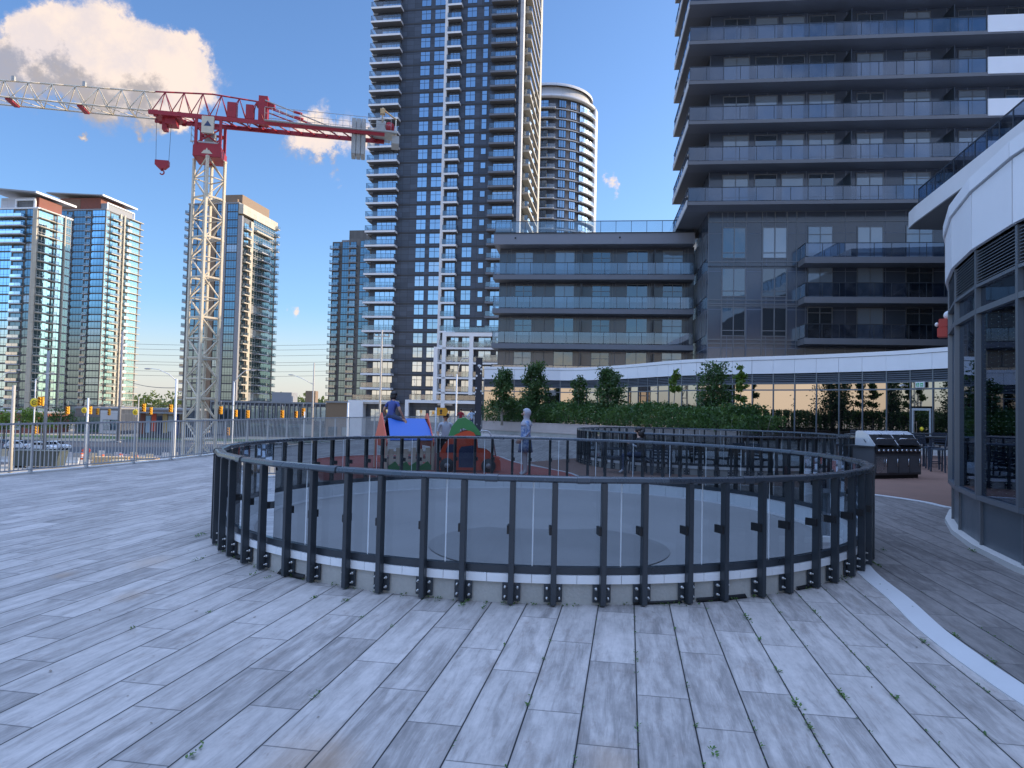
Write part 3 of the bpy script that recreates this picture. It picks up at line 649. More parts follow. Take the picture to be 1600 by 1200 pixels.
# ---- tower B (left, warm right face)
def wedge(mb, x0, x1, y0, y1, zl, zr, th, m, m2=None):
    v = [(x0, y0, zl), (x1, y0, zr), (x1, y1, zr), (x0, y1, zl), (x0, y0, zl + th), (x1, y0, zr + th), (x1, y1, zr + th), (x0, y1, zl + th)]
    mb.add(v, [(0, 3, 2, 1), (4, 5, 6, 7), (0, 1, 5, 4), (1, 2, 6, 5), (2, 3, 7, 6), (3, 0, 4, 7)], m)
def left_tower(label, corner, Wd, Dp, H, front, right, cols_glass):
    loc = corner - gx * Wd; loc.z = GZ
    t = Tower(label, loc, GRID, Wd, Dp)
    b = MB(); b.box(0, Wd, 0, Dp, 0, H, 'b_panel'); t.part('wall', b)
    nf = int(H // FL); z0 = H - nf * FL + FL
    for kind, r0, r1 in front:      # measured from the right corner leftwards
        if kind == 'g': col(t, 'front', 'win', Wd - r1, Wd - r0, z0, H - 1, .35, 2.5, nx=max(2, round((r1 - r0) / 1.5)), glass='glass_blue', tr=.75)
        elif kind == 'b': col(t, 'front', 'bal', Wd - r1, Wd - r0, z0, H - 1, dp=1.0, th=.3, slab='pale_wall', step=2.5); col(t, 'front', 'win', Wd - r1 + .3, Wd - r0 - .3, z0, H - 1, .05, 2.4, nx=2, glass='glass_blue')
        elif kind == 'p': b = MB(); b.box(Wd - r1, Wd - r0, -.45, .2, 0, H, 'cream_wall'); t.part('pilaster', b)
        elif kind == 'L': col(t, 'front', 'bal', Wd - r1, Wd - r0, H - FL * 4, H - 1, dp=2.2, th=.35, slab='pale_wall', step=3)
    for kind, u0, u1 in right:
        if kind == 'g': col(t, 'right', 'win', u0, u1, z0, H - 1, .35, 2.45, nx=max(2, round((u1 - u0) / 1.4)), glass='glass_green', frame='pole_white', tr=.75)
        elif kind == 'b': col(t, 'right', 'bal', u0, u1, z0, H - 1, dp=1.4, th=.35, slab='cream_wall', step=2.5); col(t, 'right', 'win', u0 + .4, u1 - .4, z0, H - 1, .05, 2.4, nx=3, glass='glass_green')
        elif kind == 'p': b = MB(); b.box(Wd - .2, Wd + .5, u0, u1, 0, H + .6, 'cream_wall'); t.part('pilaster', b)
        elif kind == 's':
            z = z0
            while z < H + .1:
                b = MB(); b.box(0, u1 - u0, -1.1, 0, -.18, .12, 'cream_wall'); me = BALC.setdefault(('sl', u1 - u0), b.mesh('floor_slab')); t.put('floor_slab', me, 'right', u0, z); z += FL
    return t
B = P(166, 328, 296); HB = B.z - GZ
t = left_tower('left tower with red penthouse, dark blue front and sunlit cream right side', B, 30, 22, HB,
               [('g', .3, 6.2), ('b', 6.5, 9), ('g', 9.3, 15), ('b', 15.3, 18), ('g', 18.3, 24)], [('g', .3, 2.2), ('b', 2.6, 8), ('p', 8.2, 9.2), ('g', 9.3, 10.6), ('p', 10.7, 11.6), ('b', 11.8, 14.6), ('g', 14.8, 21), ('s', 14.7, 22.6)], 0)
b = MB(); b.box(6, 26.5, 1, 16, HB, HB + 5.6, 'terracotta'); t.part('penthouse', b)
b = MB()
for k in range(9): b.box(8, 17, .9, 1.0, HB + .6 + k * .52, HB + .9 + k * .52, 'brown_pent')
t.part('penthouse_louvre', b)
b = MB(); b.box(26.5, 29.5, 1.2, 17, HB, HB + 3.2, 'roof_grey'); b.box(29.5, 29.8, .9, 1.5, HB, HB + 3.6, 'e_white'); b.box(29.5, 29.8, 1.5, 18, HB + 3.1, HB + 3.6, 'e_white'); b.box(29.5, 29.8, 17.4, 18, HB, HB + 3.1, 'e_white'); t.part('roof_frame', b)
b = MB(); wedge(b, 2, 28.5, -.8, 21, HB + 7.6, HB + 5.9, .45, 'roof_grey'); b.box(28.5, 28.9, -.9, 21, HB + 5.8, HB + 6.5, 'e_white'); t.part('canopy_roof', b)
b = MB(); b.box(-.3, 30.3, -.3, 22.3, HB, HB + .5, 'roof_grey'); t.part('parapet', b)
t.done()
A = P(60, 326, 240); HA = A.z - GZ
t = left_tower('far left tower with stacked balconies and a pale corner pilaster under a tilted roof', A, 30, 15, HA,
               [('p', 0, 1.6), ('g', 1.8, 4.2), ('b', 4.6, 9.2), ('g', 9.5, 15), ('b', 15.3, 18), ('g', 18.3, 24), ('L', 4.4, 22)], [('g', .3, 6.5), ('b', 6.8, 8.4), ('g', 8.6, 11.4), ('p', 11.5, 12), ('g', 12.1, 14.8), ('s', .2, 8.4)], 0)
b = MB(); b.box(14, 27.2, 1.5, 12, HA, HA + 4.4, 'pale_wall'); b.box(27.2, 28.4, 2, 12, HA, HA + 4.6, 'terracotta'); t.part('penthouse', b)
b = MB(); b.box(20, 27.6, .9, 1.5, HA + 3.2, HA + 3.8, 'e_white'); b.box(20, 20.6, .9, 1.5, HA, HA + 3.2, 'e_white'); b.box(27.2, 27.8, .9, 1.5, HA, HA + 3.2, 'e_white'); b.box(20.6, 27.2, 1.3, 1.5, HA + .2, HA + 3.2, 'b_panel'); t.part('roof_frame', b)
b = MB(); wedge(b, 8, 29.5, -1, 17, HA + 7.4, HA + 5.2, .5, 'roof_grey'); b.box(29.5, 30, -1.1, 17, HA + 5.1, HA + 5.8, 'e_white'); t.part('canopy_roof', b)
b = MB(); b.box(-.3, 30.3, -.3, 15.3, HA, HA + .5, 'e_white'); t.part('parapet', b)
t.done()
# ---- tower C (behind the crane mast)
Cc = P(379, 318, 253); HC = Cc.z - GZ; WC = 20.8
loc = Cc - gx * WC; loc.z = GZ
t = Tower('blue glass tower behind the crane mast with balconies poking from both sides', loc, GRID, WC, 26)
b = MB(); b.box(0, WC - 1.4, 0, 26, 0, HC, 'b_panel'); b.box(WC - 1.4, WC, 0, 26, 0, HC - 4.6, 'b_panel'); t.part('wall', b)
z0 = HC - int(HC // FL) * FL + FL
col(t, 'front', 'win', .5, 3.6, z0, HC - 1, .3, 2.5, nx=2, glass='glass_blue', tr=.75); col(t, 'front', 'win', 3.9, 8.5, z0, HC - 1, .3, 2.5, nx=3, glass='glass_blue', tr=.75)
col(t, 'front', 'win', 11.2, 14.2, z0, HC - 1, .2, 2.65, nx=3, glass='glass_blue', tr=.75); col(t, 'front', 'win', 15.2, 19.2, z0, HC - 1, .2, 2.65, nx=4, glass='glass_blue', tr=.75)
b = MB(); b.box(8.8, 11.0, -.35, 0, 0, HC, 'brown_pent'); t.part('pilaster', b)
b = MB(); b.box(14.3, 15.1, -.3, 0, 0, HC, 'pole_grey'); t.part('pilaster', b)
b = MB(); b.box(WC - 1.35, WC + .2, -.25, .8, 0, HC - 4.4, 'pole_grey'); t.part('pilaster', b)
col(t, 'left', 'bal', 20.5, 25.5, z0, HC - 1, dp=1.9, th=.3, slab='pale_wall', step=2)
col(t, 'right', 'bal', 1.4, 5.2, z0, HC - 6, dp=1.3, th=.4, slab='cream_wall', step=2); col(t, 'right', 'win', 1.8, 4.8, z0, HC - 6, .05, 2.4, nx=2, glass='glass_green')
col(t, 'right', 'bal', 12.5, 20, z0, HC - 9, dp=1.5, th=.3, slab='pale_wall', step=2); col(t, 'right', 'win', 8.2, 24.8, z0, HC - 2, .25, 2.5, nx=9, glass='glass_green', frame='pole_white', tr=.75)
col(t, 'right', 'bal', 24.6, 26, z0, HC - 1, dp=1.5, th=.3, slab='cream_wall', step=2)
b = MB(); b.box(WC - .1, WC + .5, 5.6, 7.6, 0, HC - 5, 'cream_wall'); t.part('pilaster', b)
b = MB(); b.box(WC - 1.4, WC + .4, 0, 26, HC - 3.6, HC - .2, 'cream_wall'); b.box(WC + .2, WC + 1.6, 8, 21, HC - 8.2, HC - 7.6, 'cream_wall'); t.part('crown', b)
b = MB(); b.box(11, 19, 3, 23, HC, HC + 4.2, 'brown_pent'); b.box(14, 18, 1.5, 3, HC, HC + 2.2, 'brown_pent'); t.part('penthouse', b)
b = MB(); b.box(-.2, WC - 1.2, -.2, 26.2, HC, HC + .5, 'pole_grey'); t.part('parapet', b)
t.done()
# ---- tower D (left of the tallest tower)
Dc = P(520, 378, 285); HD = Dc.z - GZ; HD2 = P(550, 358, 280).z - GZ
Dc.z = GZ
t = Tower('grey tower in two steps just left of the tallest dark tower', Dc, GRID, 22, 20)
b = MB(); b.box(0, 7.6, 0, 18, 0, HD, 'b_panel'); b.box(7.6, 24, -1.6, 18, 0, HD2, 'b_panel'); t.part('wall', b)
z0 = HD - int(HD // FL) * FL + FL
col(t, 'front', 'bal', -.6, 3.2, z0, HD - 1, dp=1.5, th=.25, slab='roof_grey', step=2); col(t, 'front', 'win', .4, 3, z0, HD - 1, .05, 2.4, nx=2, glass='glass_blue'); col(t, 'front', 'win', 4.2, 7.4, z0, HD - 1, .2, 2.65, nx=3, glass='glass_blue', tr=.75)
for (k, u0, u1) in (('bal', 7.9, 11.2), ('win', 12.4, 16.4), ('win', 17.2, 21)):
    z = z0
    while z < HD2 - 6:
        if k == 'bal': t.put('balcony', balcony(round(u1 - u0, 2), dp=1.3, th=.25, slab='roof_grey', step=2), 'front', u0, z, 1.6); t.put('window', win(2.4, 2.4, 2, glass='glass_blue'), 'front', u0 + .4, z + .05, 1.6)
        else: t.put('window', win(round(u1 - u0, 2), 2.65, 3, glass='glass_blue', tr=.75), 'front', u0, z + .2, 1.6)
        z += FL
b = MB(); b.box(3, 7, 2, 12, HD, HD + 1.2, 'pole_grey'); t.part('penthouse', b)
t.done()
# ---- building G: stepped slab tower on the right, with long glass balconies
AG = R(-6.4); cG = P(1107, 340, 54.6); cG.z = GZ
t = Tower('grey tower on the right wrapped in long horizontal glass balconies', cG, AG, 46, 8.6, 'apartment tower')
ZG = [5.4 + 8, 10.45 + 8 - 2.95, 10.45 + 8]            # local heights helper
b = MB(); b.box(0, 46, 0, 8.6, 0, 82, 'g_panel'); t.part('wall', b)
def gbal():
    m = MB(); d, o, L = 1.85, 1.85, 19.3; e = .07
    m.box(-o, L + 12, -d, 0, -.26, 0, 'g_slab'); m.box(-o, 0, 0, 8.6, -.26, 0, 'g_slab')
    m.add([(-o + .1, -d + .1, -.265), (L + 11.9, -d + .1, -.265), (L + 11.9, -.02, -.265), (-o + .1, -.02, -.265)], [(0, 1, 2, 3)], 'h_slab')
    m.add([(-o + e, -d + e, .06), (L, -d + e, .06), (L, -d + e, 1.05), (-o + e, -d + e, 1.05)], [(0, 1, 2, 3)], 'balc_glass_g')
    m.add([(-o + e, -d + e, .06), (-o + e, 8.5, .06), (-o + e, 8.5, 1.05), (-o + e, -d + e, 1.05)], [(0, 1, 2, 3)], 'balc_glass_g')
    m.box(-o + e - .03, L, -d + e - .03, -d + e + .03, 1.05, 1.10, 'guard_metal'); m.box(-o + e - .03, -o + e + .03, -d + e + .03, 8.5, 1.05, 1.10, 'guard_metal')
    n = 17
    for i in range(n + 1):
        x = -o + e + (L + o - e) * i / n; m.box(x - .02, x + .02, -d + e - .02, -d + e + .02, 0, 1.05, 'guard_metal')
    for i in range(1, 8): y = -d + i * 1.3; m.box(-o + e - .02, -o + e + .02, y - .02, y + .02, 0, 1.05, 'guard_metal')
    m.box(-o - .02, -o + .05, -d + .3, 8.5, -.3, .22, 'strip_white')
    m.box(L + .05, L + 12, -d - .04, -d + .04, -.12, 1.12, 'white_fascia')
    return m.mesh('balcony')
GFL = 3.08; gb = gbal(); zz = 17.6 + 8
for k in range(18): t.items.setdefault('balcony', []).append((gb, T((0, 0, zz + k * GFL))))
for k in range(18):
    z = zz + k * GFL
    for (u, wd, nx) in ((1.0, 2.0, 2), (7.4, 1.95, 2), (10.9, 2.0, 2)): t.put('window', win(wd, 2.3, nx, 'frame_grey', 'glass_h', tr=.5), 'front', u, z + .3)
    for (u, wd) in ((14.3, 1.95), (18.2, 2.0), (21.5, 1.9), (25, 2.0)): t.put('balcony_door', win(wd, 2.55, 2, 'frame_grey', 'glass_h', tr=2.05, fw=.06), 'front', u, z + .05)
    for u in (3.4, 5.4): t.put('window', win(1.7, 2.3, 1, 'frame_grey', 'glass_h'), 'front', u, z + .3)
    for u in (10.0, 17.2):
        me = BALC.get('scr')
        if not me: m = MB(); m.box(-.025, .025, -1.6, 0, 0, 2.2, 'guard_metal'); me = BALC['scr'] = m.mesh('privacy_screen')
        t.put('privacy_screen', me, 'front', u, z)
# flush lower storeys
lows = [13.4 + 8, 10.45 + 8, 7.4 + 8]
for i, z in enumerate(lows):
    h = 2.5 if i else 2.7
    for (u, wd) in ((1.05, 1.8), (4.05, 1.85)): t.put('window', win(wd, h - .25, 2, 'frame_grey', 'glass_h', tr=.45), 'front', u, z + .25)
    for (u, wd) in ((7.4, 1.85), (14.5, 1.95)): t.put('balcony_door', win(wd, h, 2, 'frame_grey', 'glass_h', tr=2.05, fw=.06), 'front', u, z + .05)
    t.put('window', win(1.9, h - .1, 2, 'frame_grey', 'glass_h'), 'front', 11, z + .1)
    t.put('balcony', balcony(11.0, 1.8, .45, 'g_slab', 'balc_glass_g', 'guard_metal', step=1.25), 'front', 6.7, z)
b = MB()
for u in (0.02, 1.05, 1.95, 2.85, 4.05, 5.0, 5.9, 6.6): b.box(u - .03, u + .03, -.045, 0, 12, zz - .3, 'frame_grey')
for z in (lows[0] + 3.9, lows[0] + 3.1, lows[0], lows[0] - .35, lows[1] + 2.6, lows[1], lows[1] - .3, lows[2] + 2.6, lows[2], lows[2] - .3): b.box(-.01, 20, -.05, 0, z - .04, z + .04, 'frame_grey')
t.part('mullion', b)
b = MB()
for k in range(4):
    for z in (lows[0], lows[1], lows[2]): b.box(-.05, 0, .8 + k * 1.8, 2.2 + k * 1.8, z + .4, z + 2.4, 'frame_grey')
t.part('side_window', b)
t.done()
# ---- building H: low dark block with three long balconies
cH = P(771, 400, 61.6); cH.z = GZ
t = Tower('low dark grey block with three long balconies and a flat roof terrace', cH, AG, 17.4, 14, 'apartment block', 'apartment_block')
ZR = 17.0 + 8
b = MB(); b.box(.35, 17.4, 1.75, 14, 0, ZR - .85, 'h_panel'); t.part('wall', b)
b = MB(); b.box(0, 17.2, 0, 14, ZR - .95, ZR, 'h_parapet'); b.box(-.05, 17.25, -.06, 14, ZR - .02, ZR + .06, 'guard_metal'); t.part('parapet', b)
m = MB()
n = 13
for i in range(n + 1): x = .1 + 17 * i / n; m.box(x - .02, x + .02, .18, .22, 0, 1.0, 'guard_metal')
m.add([(.1, .2, .1), (17.1, .2, .1), (17.1, .2, 1), (.1, .2, 1)], [(0, 1, 2, 3)], 'balc_glass'); m.box(.05, 17.2, .16, .24, 1.0, 1.05, 'guard_metal')
o = m.build('roof_guard', t.root); o.location.z = ZR + .06
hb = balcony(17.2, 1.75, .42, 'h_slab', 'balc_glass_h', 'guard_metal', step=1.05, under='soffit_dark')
m = MB()
for z in (13.4 + 8, 10.45 + 8, 7.4 + 8, 4.5 + 8):
    t.items.setdefault('balcony', []).append((hb, T((0, 1.75, z))))
    for (u, wd, h) in ((1.75, 1.6, 2.3), (8.6, 1.6, 2.3), (14.7, 1.75, 2.4)): t.items.setdefault('balcony_door', []).append((win(wd, h, 2, 'frame_grey', 'glass_h', tr=1.75, fw=.05), T((u, 1.75, z + .03))))
    for (u, wd) in ((5.3, 1.75), (11.6, 1.85)): t.items.setdefault('window', []).append((win(wd, 2.35, 2, 'frame_grey', 'glass_h', fw=.05), T((u, 1.75, z + .1))))
    me = BALC['scr']
    for u in (7.7, 13.9): t.items.setdefault('privacy_screen', []).append((me, T((u, 1.74, z))))
    for u in (.36, 1.0, 3.5, 4.4, 7.2, 10.4, 13.6, 16.6): m.box(u - .02, u + .02, 1.70, 1.75, z, z + 2.5, 'frame_grey')
t.part('mullion', m)
m = MB()
for (u, z) in ((1.9, ZR - .4), (10.9, ZR - .4)): m.tube([(u, 0, z), (u, -.08, z)], .07, 'black', 8)
t.part('roof_drain', m)
t.done()
# ---- curved pavilion with a white fascia
pav_px = [(757, 573.6, 62.0), (830, 574.5, 60.0), (899, 575.5, 57.2), (979, 571, 53.6), (1059, 564, 49.6), (1154, 559.5, 45.6), (1243, 556.6, 42.4), (1393, 550, 38.2), (1483, 543.5, 35.8)]
pp = []
for (x, y, d) in pav_px:
    q = P(x, y, d); k = (5.25 - EYE) / (q.z - EYE); q = C0 + (q - C0) * k; pp.append((q.x, q.y, 0))
pc = catmull(pp, 10); tail = (pc[-1] - pc[-4]).normalized()
pc += [pc[-1] + tail * s for s in (2, 4, 7)]
pav = resample(pc, 1.30)
root = thing('pavilion', 'low curved glass pavilion with white fascia band behind the planted trees', 'pavilion')
def normals(pts):
    out = []
    for i in range(len(pts)):
        d = (pts[min(i + 1, len(pts) - 1)] - pts[max(i - 1, 0)]).normalized(); out.append(Vector((-d.y, d.x, 0)))
    return out
nr = normals(pav)           # points away from the terrace
def ribbon(mb, pts, nrs, o0, o1, z0, z1, m, caps=True):
    v = []; f = []
    for p, q in zip(pts, nrs): v += [p + q * o0 + Vector((0, 0, z0)), p + q * o0 + Vector((0, 0, z1)), p + q * o1 + Vector((0, 0, z1)), p + q * o1 + Vector((0, 0, z0))]
    for i in range(len(pts) - 1):
        for k in range(4): f.append((4 * i + k, 4 * i + 4 + k, 4 * i + 4 + (k + 1) % 4, 4 * i + (k + 1) % 4))
    mb.add(v, f, m)
def pavilion_parts(root, pts, nrs, pane, kick, louv_rows, door_i=(), sgn=1, H=(3.17, 3.25, 3.56, 3.62, 4.22, 5.05, 5.27)):
    h0, h1, h2, h3, h4, h5, h6 = H
    for i in range(len(pts) - 1):
        a, b = pts[i], pts[i + 1]; d = (b - a); L = d.length; ang = math.atan2(d.y, d.x); q = T(a) @ Rz(ang); s = sgn
        def fb(x0, x1, y0, y1, z0, z1, m, mb): mb.box(x0, x1, min(y0 * s, y1 * s), max(y0 * s, y1 * s), z0, z1, m, q)
        mb = MB(); fb(.010, L - .010, -.10, 0, h4, h5, 'fascia_panel', mb); fb(.0, L, -.13, .0, h5 + .025, h6, 'fascia_panel', mb); fb(0, L, -.05, 0, h4, h6 - .06, 'guard_metal', mb); mb.build('fascia_panel', root)
        mb = MB(); fb(.04, L - .04, .02, .06, h3 - .02, h4, 'dark_void', mb)
        for k in range(louv_rows):
            z = h3 + .02 + (h4 - h3 - .04) * k / louv_rows; h = (h4 - h3 - .04) / louv_rows
            v = [(.04, -.05 * s, z), (L - .04, -.05 * s, z), (L - .04, .03 * s, z + h * .8), (.04, .03 * s, z + h * .8), (.04, -.05 * s, z + h * .22), (L - .04, -.05 * s, z + h * .22)]
            mb.add(v, [(0, 1, 5, 4), (4, 5, 2, 3), (0, 3, 2, 1)], 'louvre', False, q)
        mb.build('louvre', root)
        mb = MB(); fb(.04, L - .04, -.004, .004, h1, h2, 'glass_near' if kick > .3 else 'glass_pav', mb); mb.build('transom_pane', root)
        zb = kick + .05
        if i in door_i:
            mb = MB()
            for (x0, x1, z0, z1) in ((.10, .2, 0, 2.2), (L - .2, L - .1, 0, 2.2), (.2, L - .2, 2.08, 2.2), (.2, L - .2, 0, .2)): fb(x0, x1, -.05, .05, z0, z1, 'galv', mb)
            fb(.2, L - .2, -.005, .005, .2, 2.08, 'glass_pav', mb); o = mb.build('door', root)
            mb = MB(); fb(.24, .27, -.12, -.09, .8, 1.5, 'steel', mb); fb(.24, .27, -.09, -.05, .85, .9, 'steel', mb); fb(.24, .27, -.09, -.05, 1.4, 1.45, 'steel', mb); mb.build('handle', o)
            mb = MB(); pcn = q @ Vector((L / 2, -.012 * s, 1.12)); mb.tube([pcn, pcn - (Rz(ang) @ Vector((0, .01 * s, 0)))], .11, 'sign_yellow', 14); mb.build('door_sticker', o)
            mb = MB(); fb(.05, L - .05, -.004, .004, 2.3, h0, pane, mb); mb.build('window_pane', root)
        else:
            mb = MB(); fb(.04, L - .04, -.004, .004, zb, h0, pane, mb); mb.build('window_pane', root)
    mb = MB()
    for i, p in enumerate(pts):
        j = min(i, len(pts) - 2); ang = math.atan2((pts[j + 1] - pts[j]).y, (pts[j + 1] - pts[j]).x); q = T(p) @ Rz(ang)
        mb.box(-.033, .033, -.05, .06, kick, h4 - .02, 'frame_grey', q)
    for (z0, z1) in ((h2, h3), (h0, h1), (kick, kick + .06)): ribbon(mb, pts, nrs, -.06, .06, z0, z1, 'frame_grey')
    mb.build('frame', root)
dist = [abs((CM.inverted() @ p).x / -(CM.inverted() @ p).z * F + 800 - 1412) for p in pav]
DOOR = dist.index(min(dist))
pavilion_parts(root, pav, nr, 'glass_pav', .12, 5, (DOOR,))
mb = MB(); ribbon(mb, pav, nr, -.02, 7.5, 5.20, 5.30, 'roof_white'); ribbon(mb, pav, nr, .2, 7.5, 4.2, 4.3, 'dark_void'); mb.build('roof', root)
mb = MB(); ribbon(mb, pav, nr, -.06, .1, 0, .12, 'concrete'); ribbon(mb, pav, nr, 5.0, 5.2, 0, 4.2, 'counter_grey'); ribbon(mb, pav, nr, .1, 5.0, .02, .05, 'counter_grey'); mb.build('wall', root)
# ---- near round glass building on the right
cJ = Vector((17.4, 5.25, 0)); RJ = 12.02
degs = [12.62 + 6.14 * k for k in range(-13, 17)]
jp = [cJ + Vector((-math.cos(R(a)), math.sin(R(a)), 0)) * RJ for a in degs]
jn = [(p - cJ).normalized() * -1 for p in jp]
root = thing('pavilion', 'nearest rounded glass pavilion at the right edge with tall white fascia and louvres', 'pavilion')
pavilion_parts(root, jp, jn, 'frit_glass', .64, 11, (), -1, (3.02, 3.09, 3.36, 3.40, 3.87, 4.60, 4.80))
mb = MB(); ribbon(mb, jp, jn, .02, .10, 0, .64, 'kick_panel')
for i, p in enumerate(jp):
    q = T(p) @ Rz(math.atan2(jn[i].y, jn[i].x) - PI / 2); mb.box(-.025, .025, -.012, .05, .02, .66, 'frame_grey', q)
mb.build('kick_panel', root)
mb = MB(); ribbon(mb, jp, jn, -.10, .1, 0, .07, 'concrete_pale'); mb.build('base_flashing', root)
rp = [(p.x, p.y) for p in [q + n_ * .15 for q, n_ in zip(jp, jn)]]
mb = MB(); mb.prism(rp, 4.70, 4.78, 'roof_grey'); mb.build('roof', root)
mb = MB(); mb.prism(rp, 3.90, 3.925, 'roof_white'); mb.prism(rp, .01, .03, 'counter_grey'); mb.lathe([(6.6, .03), (6.6, 3.9)], 'h_parapet', 24, cen=cJ); mb.build('interior', root)
# K: podium roof edge with white fascia and glass guard
k0, k1 = Vector((25.5, 45.0, 0)), Vector((22.8, 31.7, 0)); kd = (k1 - k0).normalized(); kend = k0 + kd * 66
root = thing('podium_terrace', 'dark podium under a white roof edge with glass guard, upper right behind the round pavilion', 'building')
mb = MB(); po = [(k0.x, k0.y), (kend.x, kend.y), (74, kend.y), (74, 44.6), (61, 45.9), (k0.x + .4, 46.4)]
mb.prism(po, 14.1, 14.18, 'soffit_dark'); mb.build('soffit', root)
mb = MB(); mb.prism(po, 14.18, 15.2, 'white_fascia'); mb.build('roof_edge', root)
mb = MB(); mb.prism([(29.5, 47.6), (30.5, 30), (31, -28), (74, -28), (74, 44.6), (62, 45.8)], GZ, 14.1, 'h_panel'); mb.build('wall', root)
nrm = Vector((-kd.y, kd.x, 0)); nrm = nrm if nrm.x > 0 else -nrm
mb = MB(); g0 = k0 + nrm * .25 - kd * .0; g1 = k0 + kd * 45 + nrm * .25
mb.add([g0 + Vector((0, 0, 15.25)), g1 + Vector((0, 0, 15.25)), g1 + Vector((0, 0, 16.3)), g0 + Vector((0, 0, 16.3))], [(0, 1, 2, 3)], 'balc_glass_g')
mb.bar(g0 + Vector((0, 0, 16.32)), g1 + Vector((0, 0, 16.32)), .07, .06, 'guard_metal')
for i in range(34): q = g0 + (g1 - g0) * i / 33; mb.bar(q + Vector((0, 0, 15.2)), q + Vector((0, 0, 16.3)), .05, .05, 'guard_metal')
mb.build('roof_guard', root)
# unseen wing added on that podium, out of frame to the right, to shade the terrace
t = Tower('unseen pale grey wing added on the podium to shade the terrace', (56, 8, 15.2), 0, 16, 37.2, 'apartment block', 'apartment_block')
mb = MB(); mb.box(0, 16, 0, 37.2, 0, 52, 'pale_wall'); t.part('wall', mb)
for u in (3, 9, 15, 21, 27, 33): col(t, 'left', 'win', u, u + 2.4, 0, 51, .4, 2.1, nx=2, glass='glass_blue')
t.done()
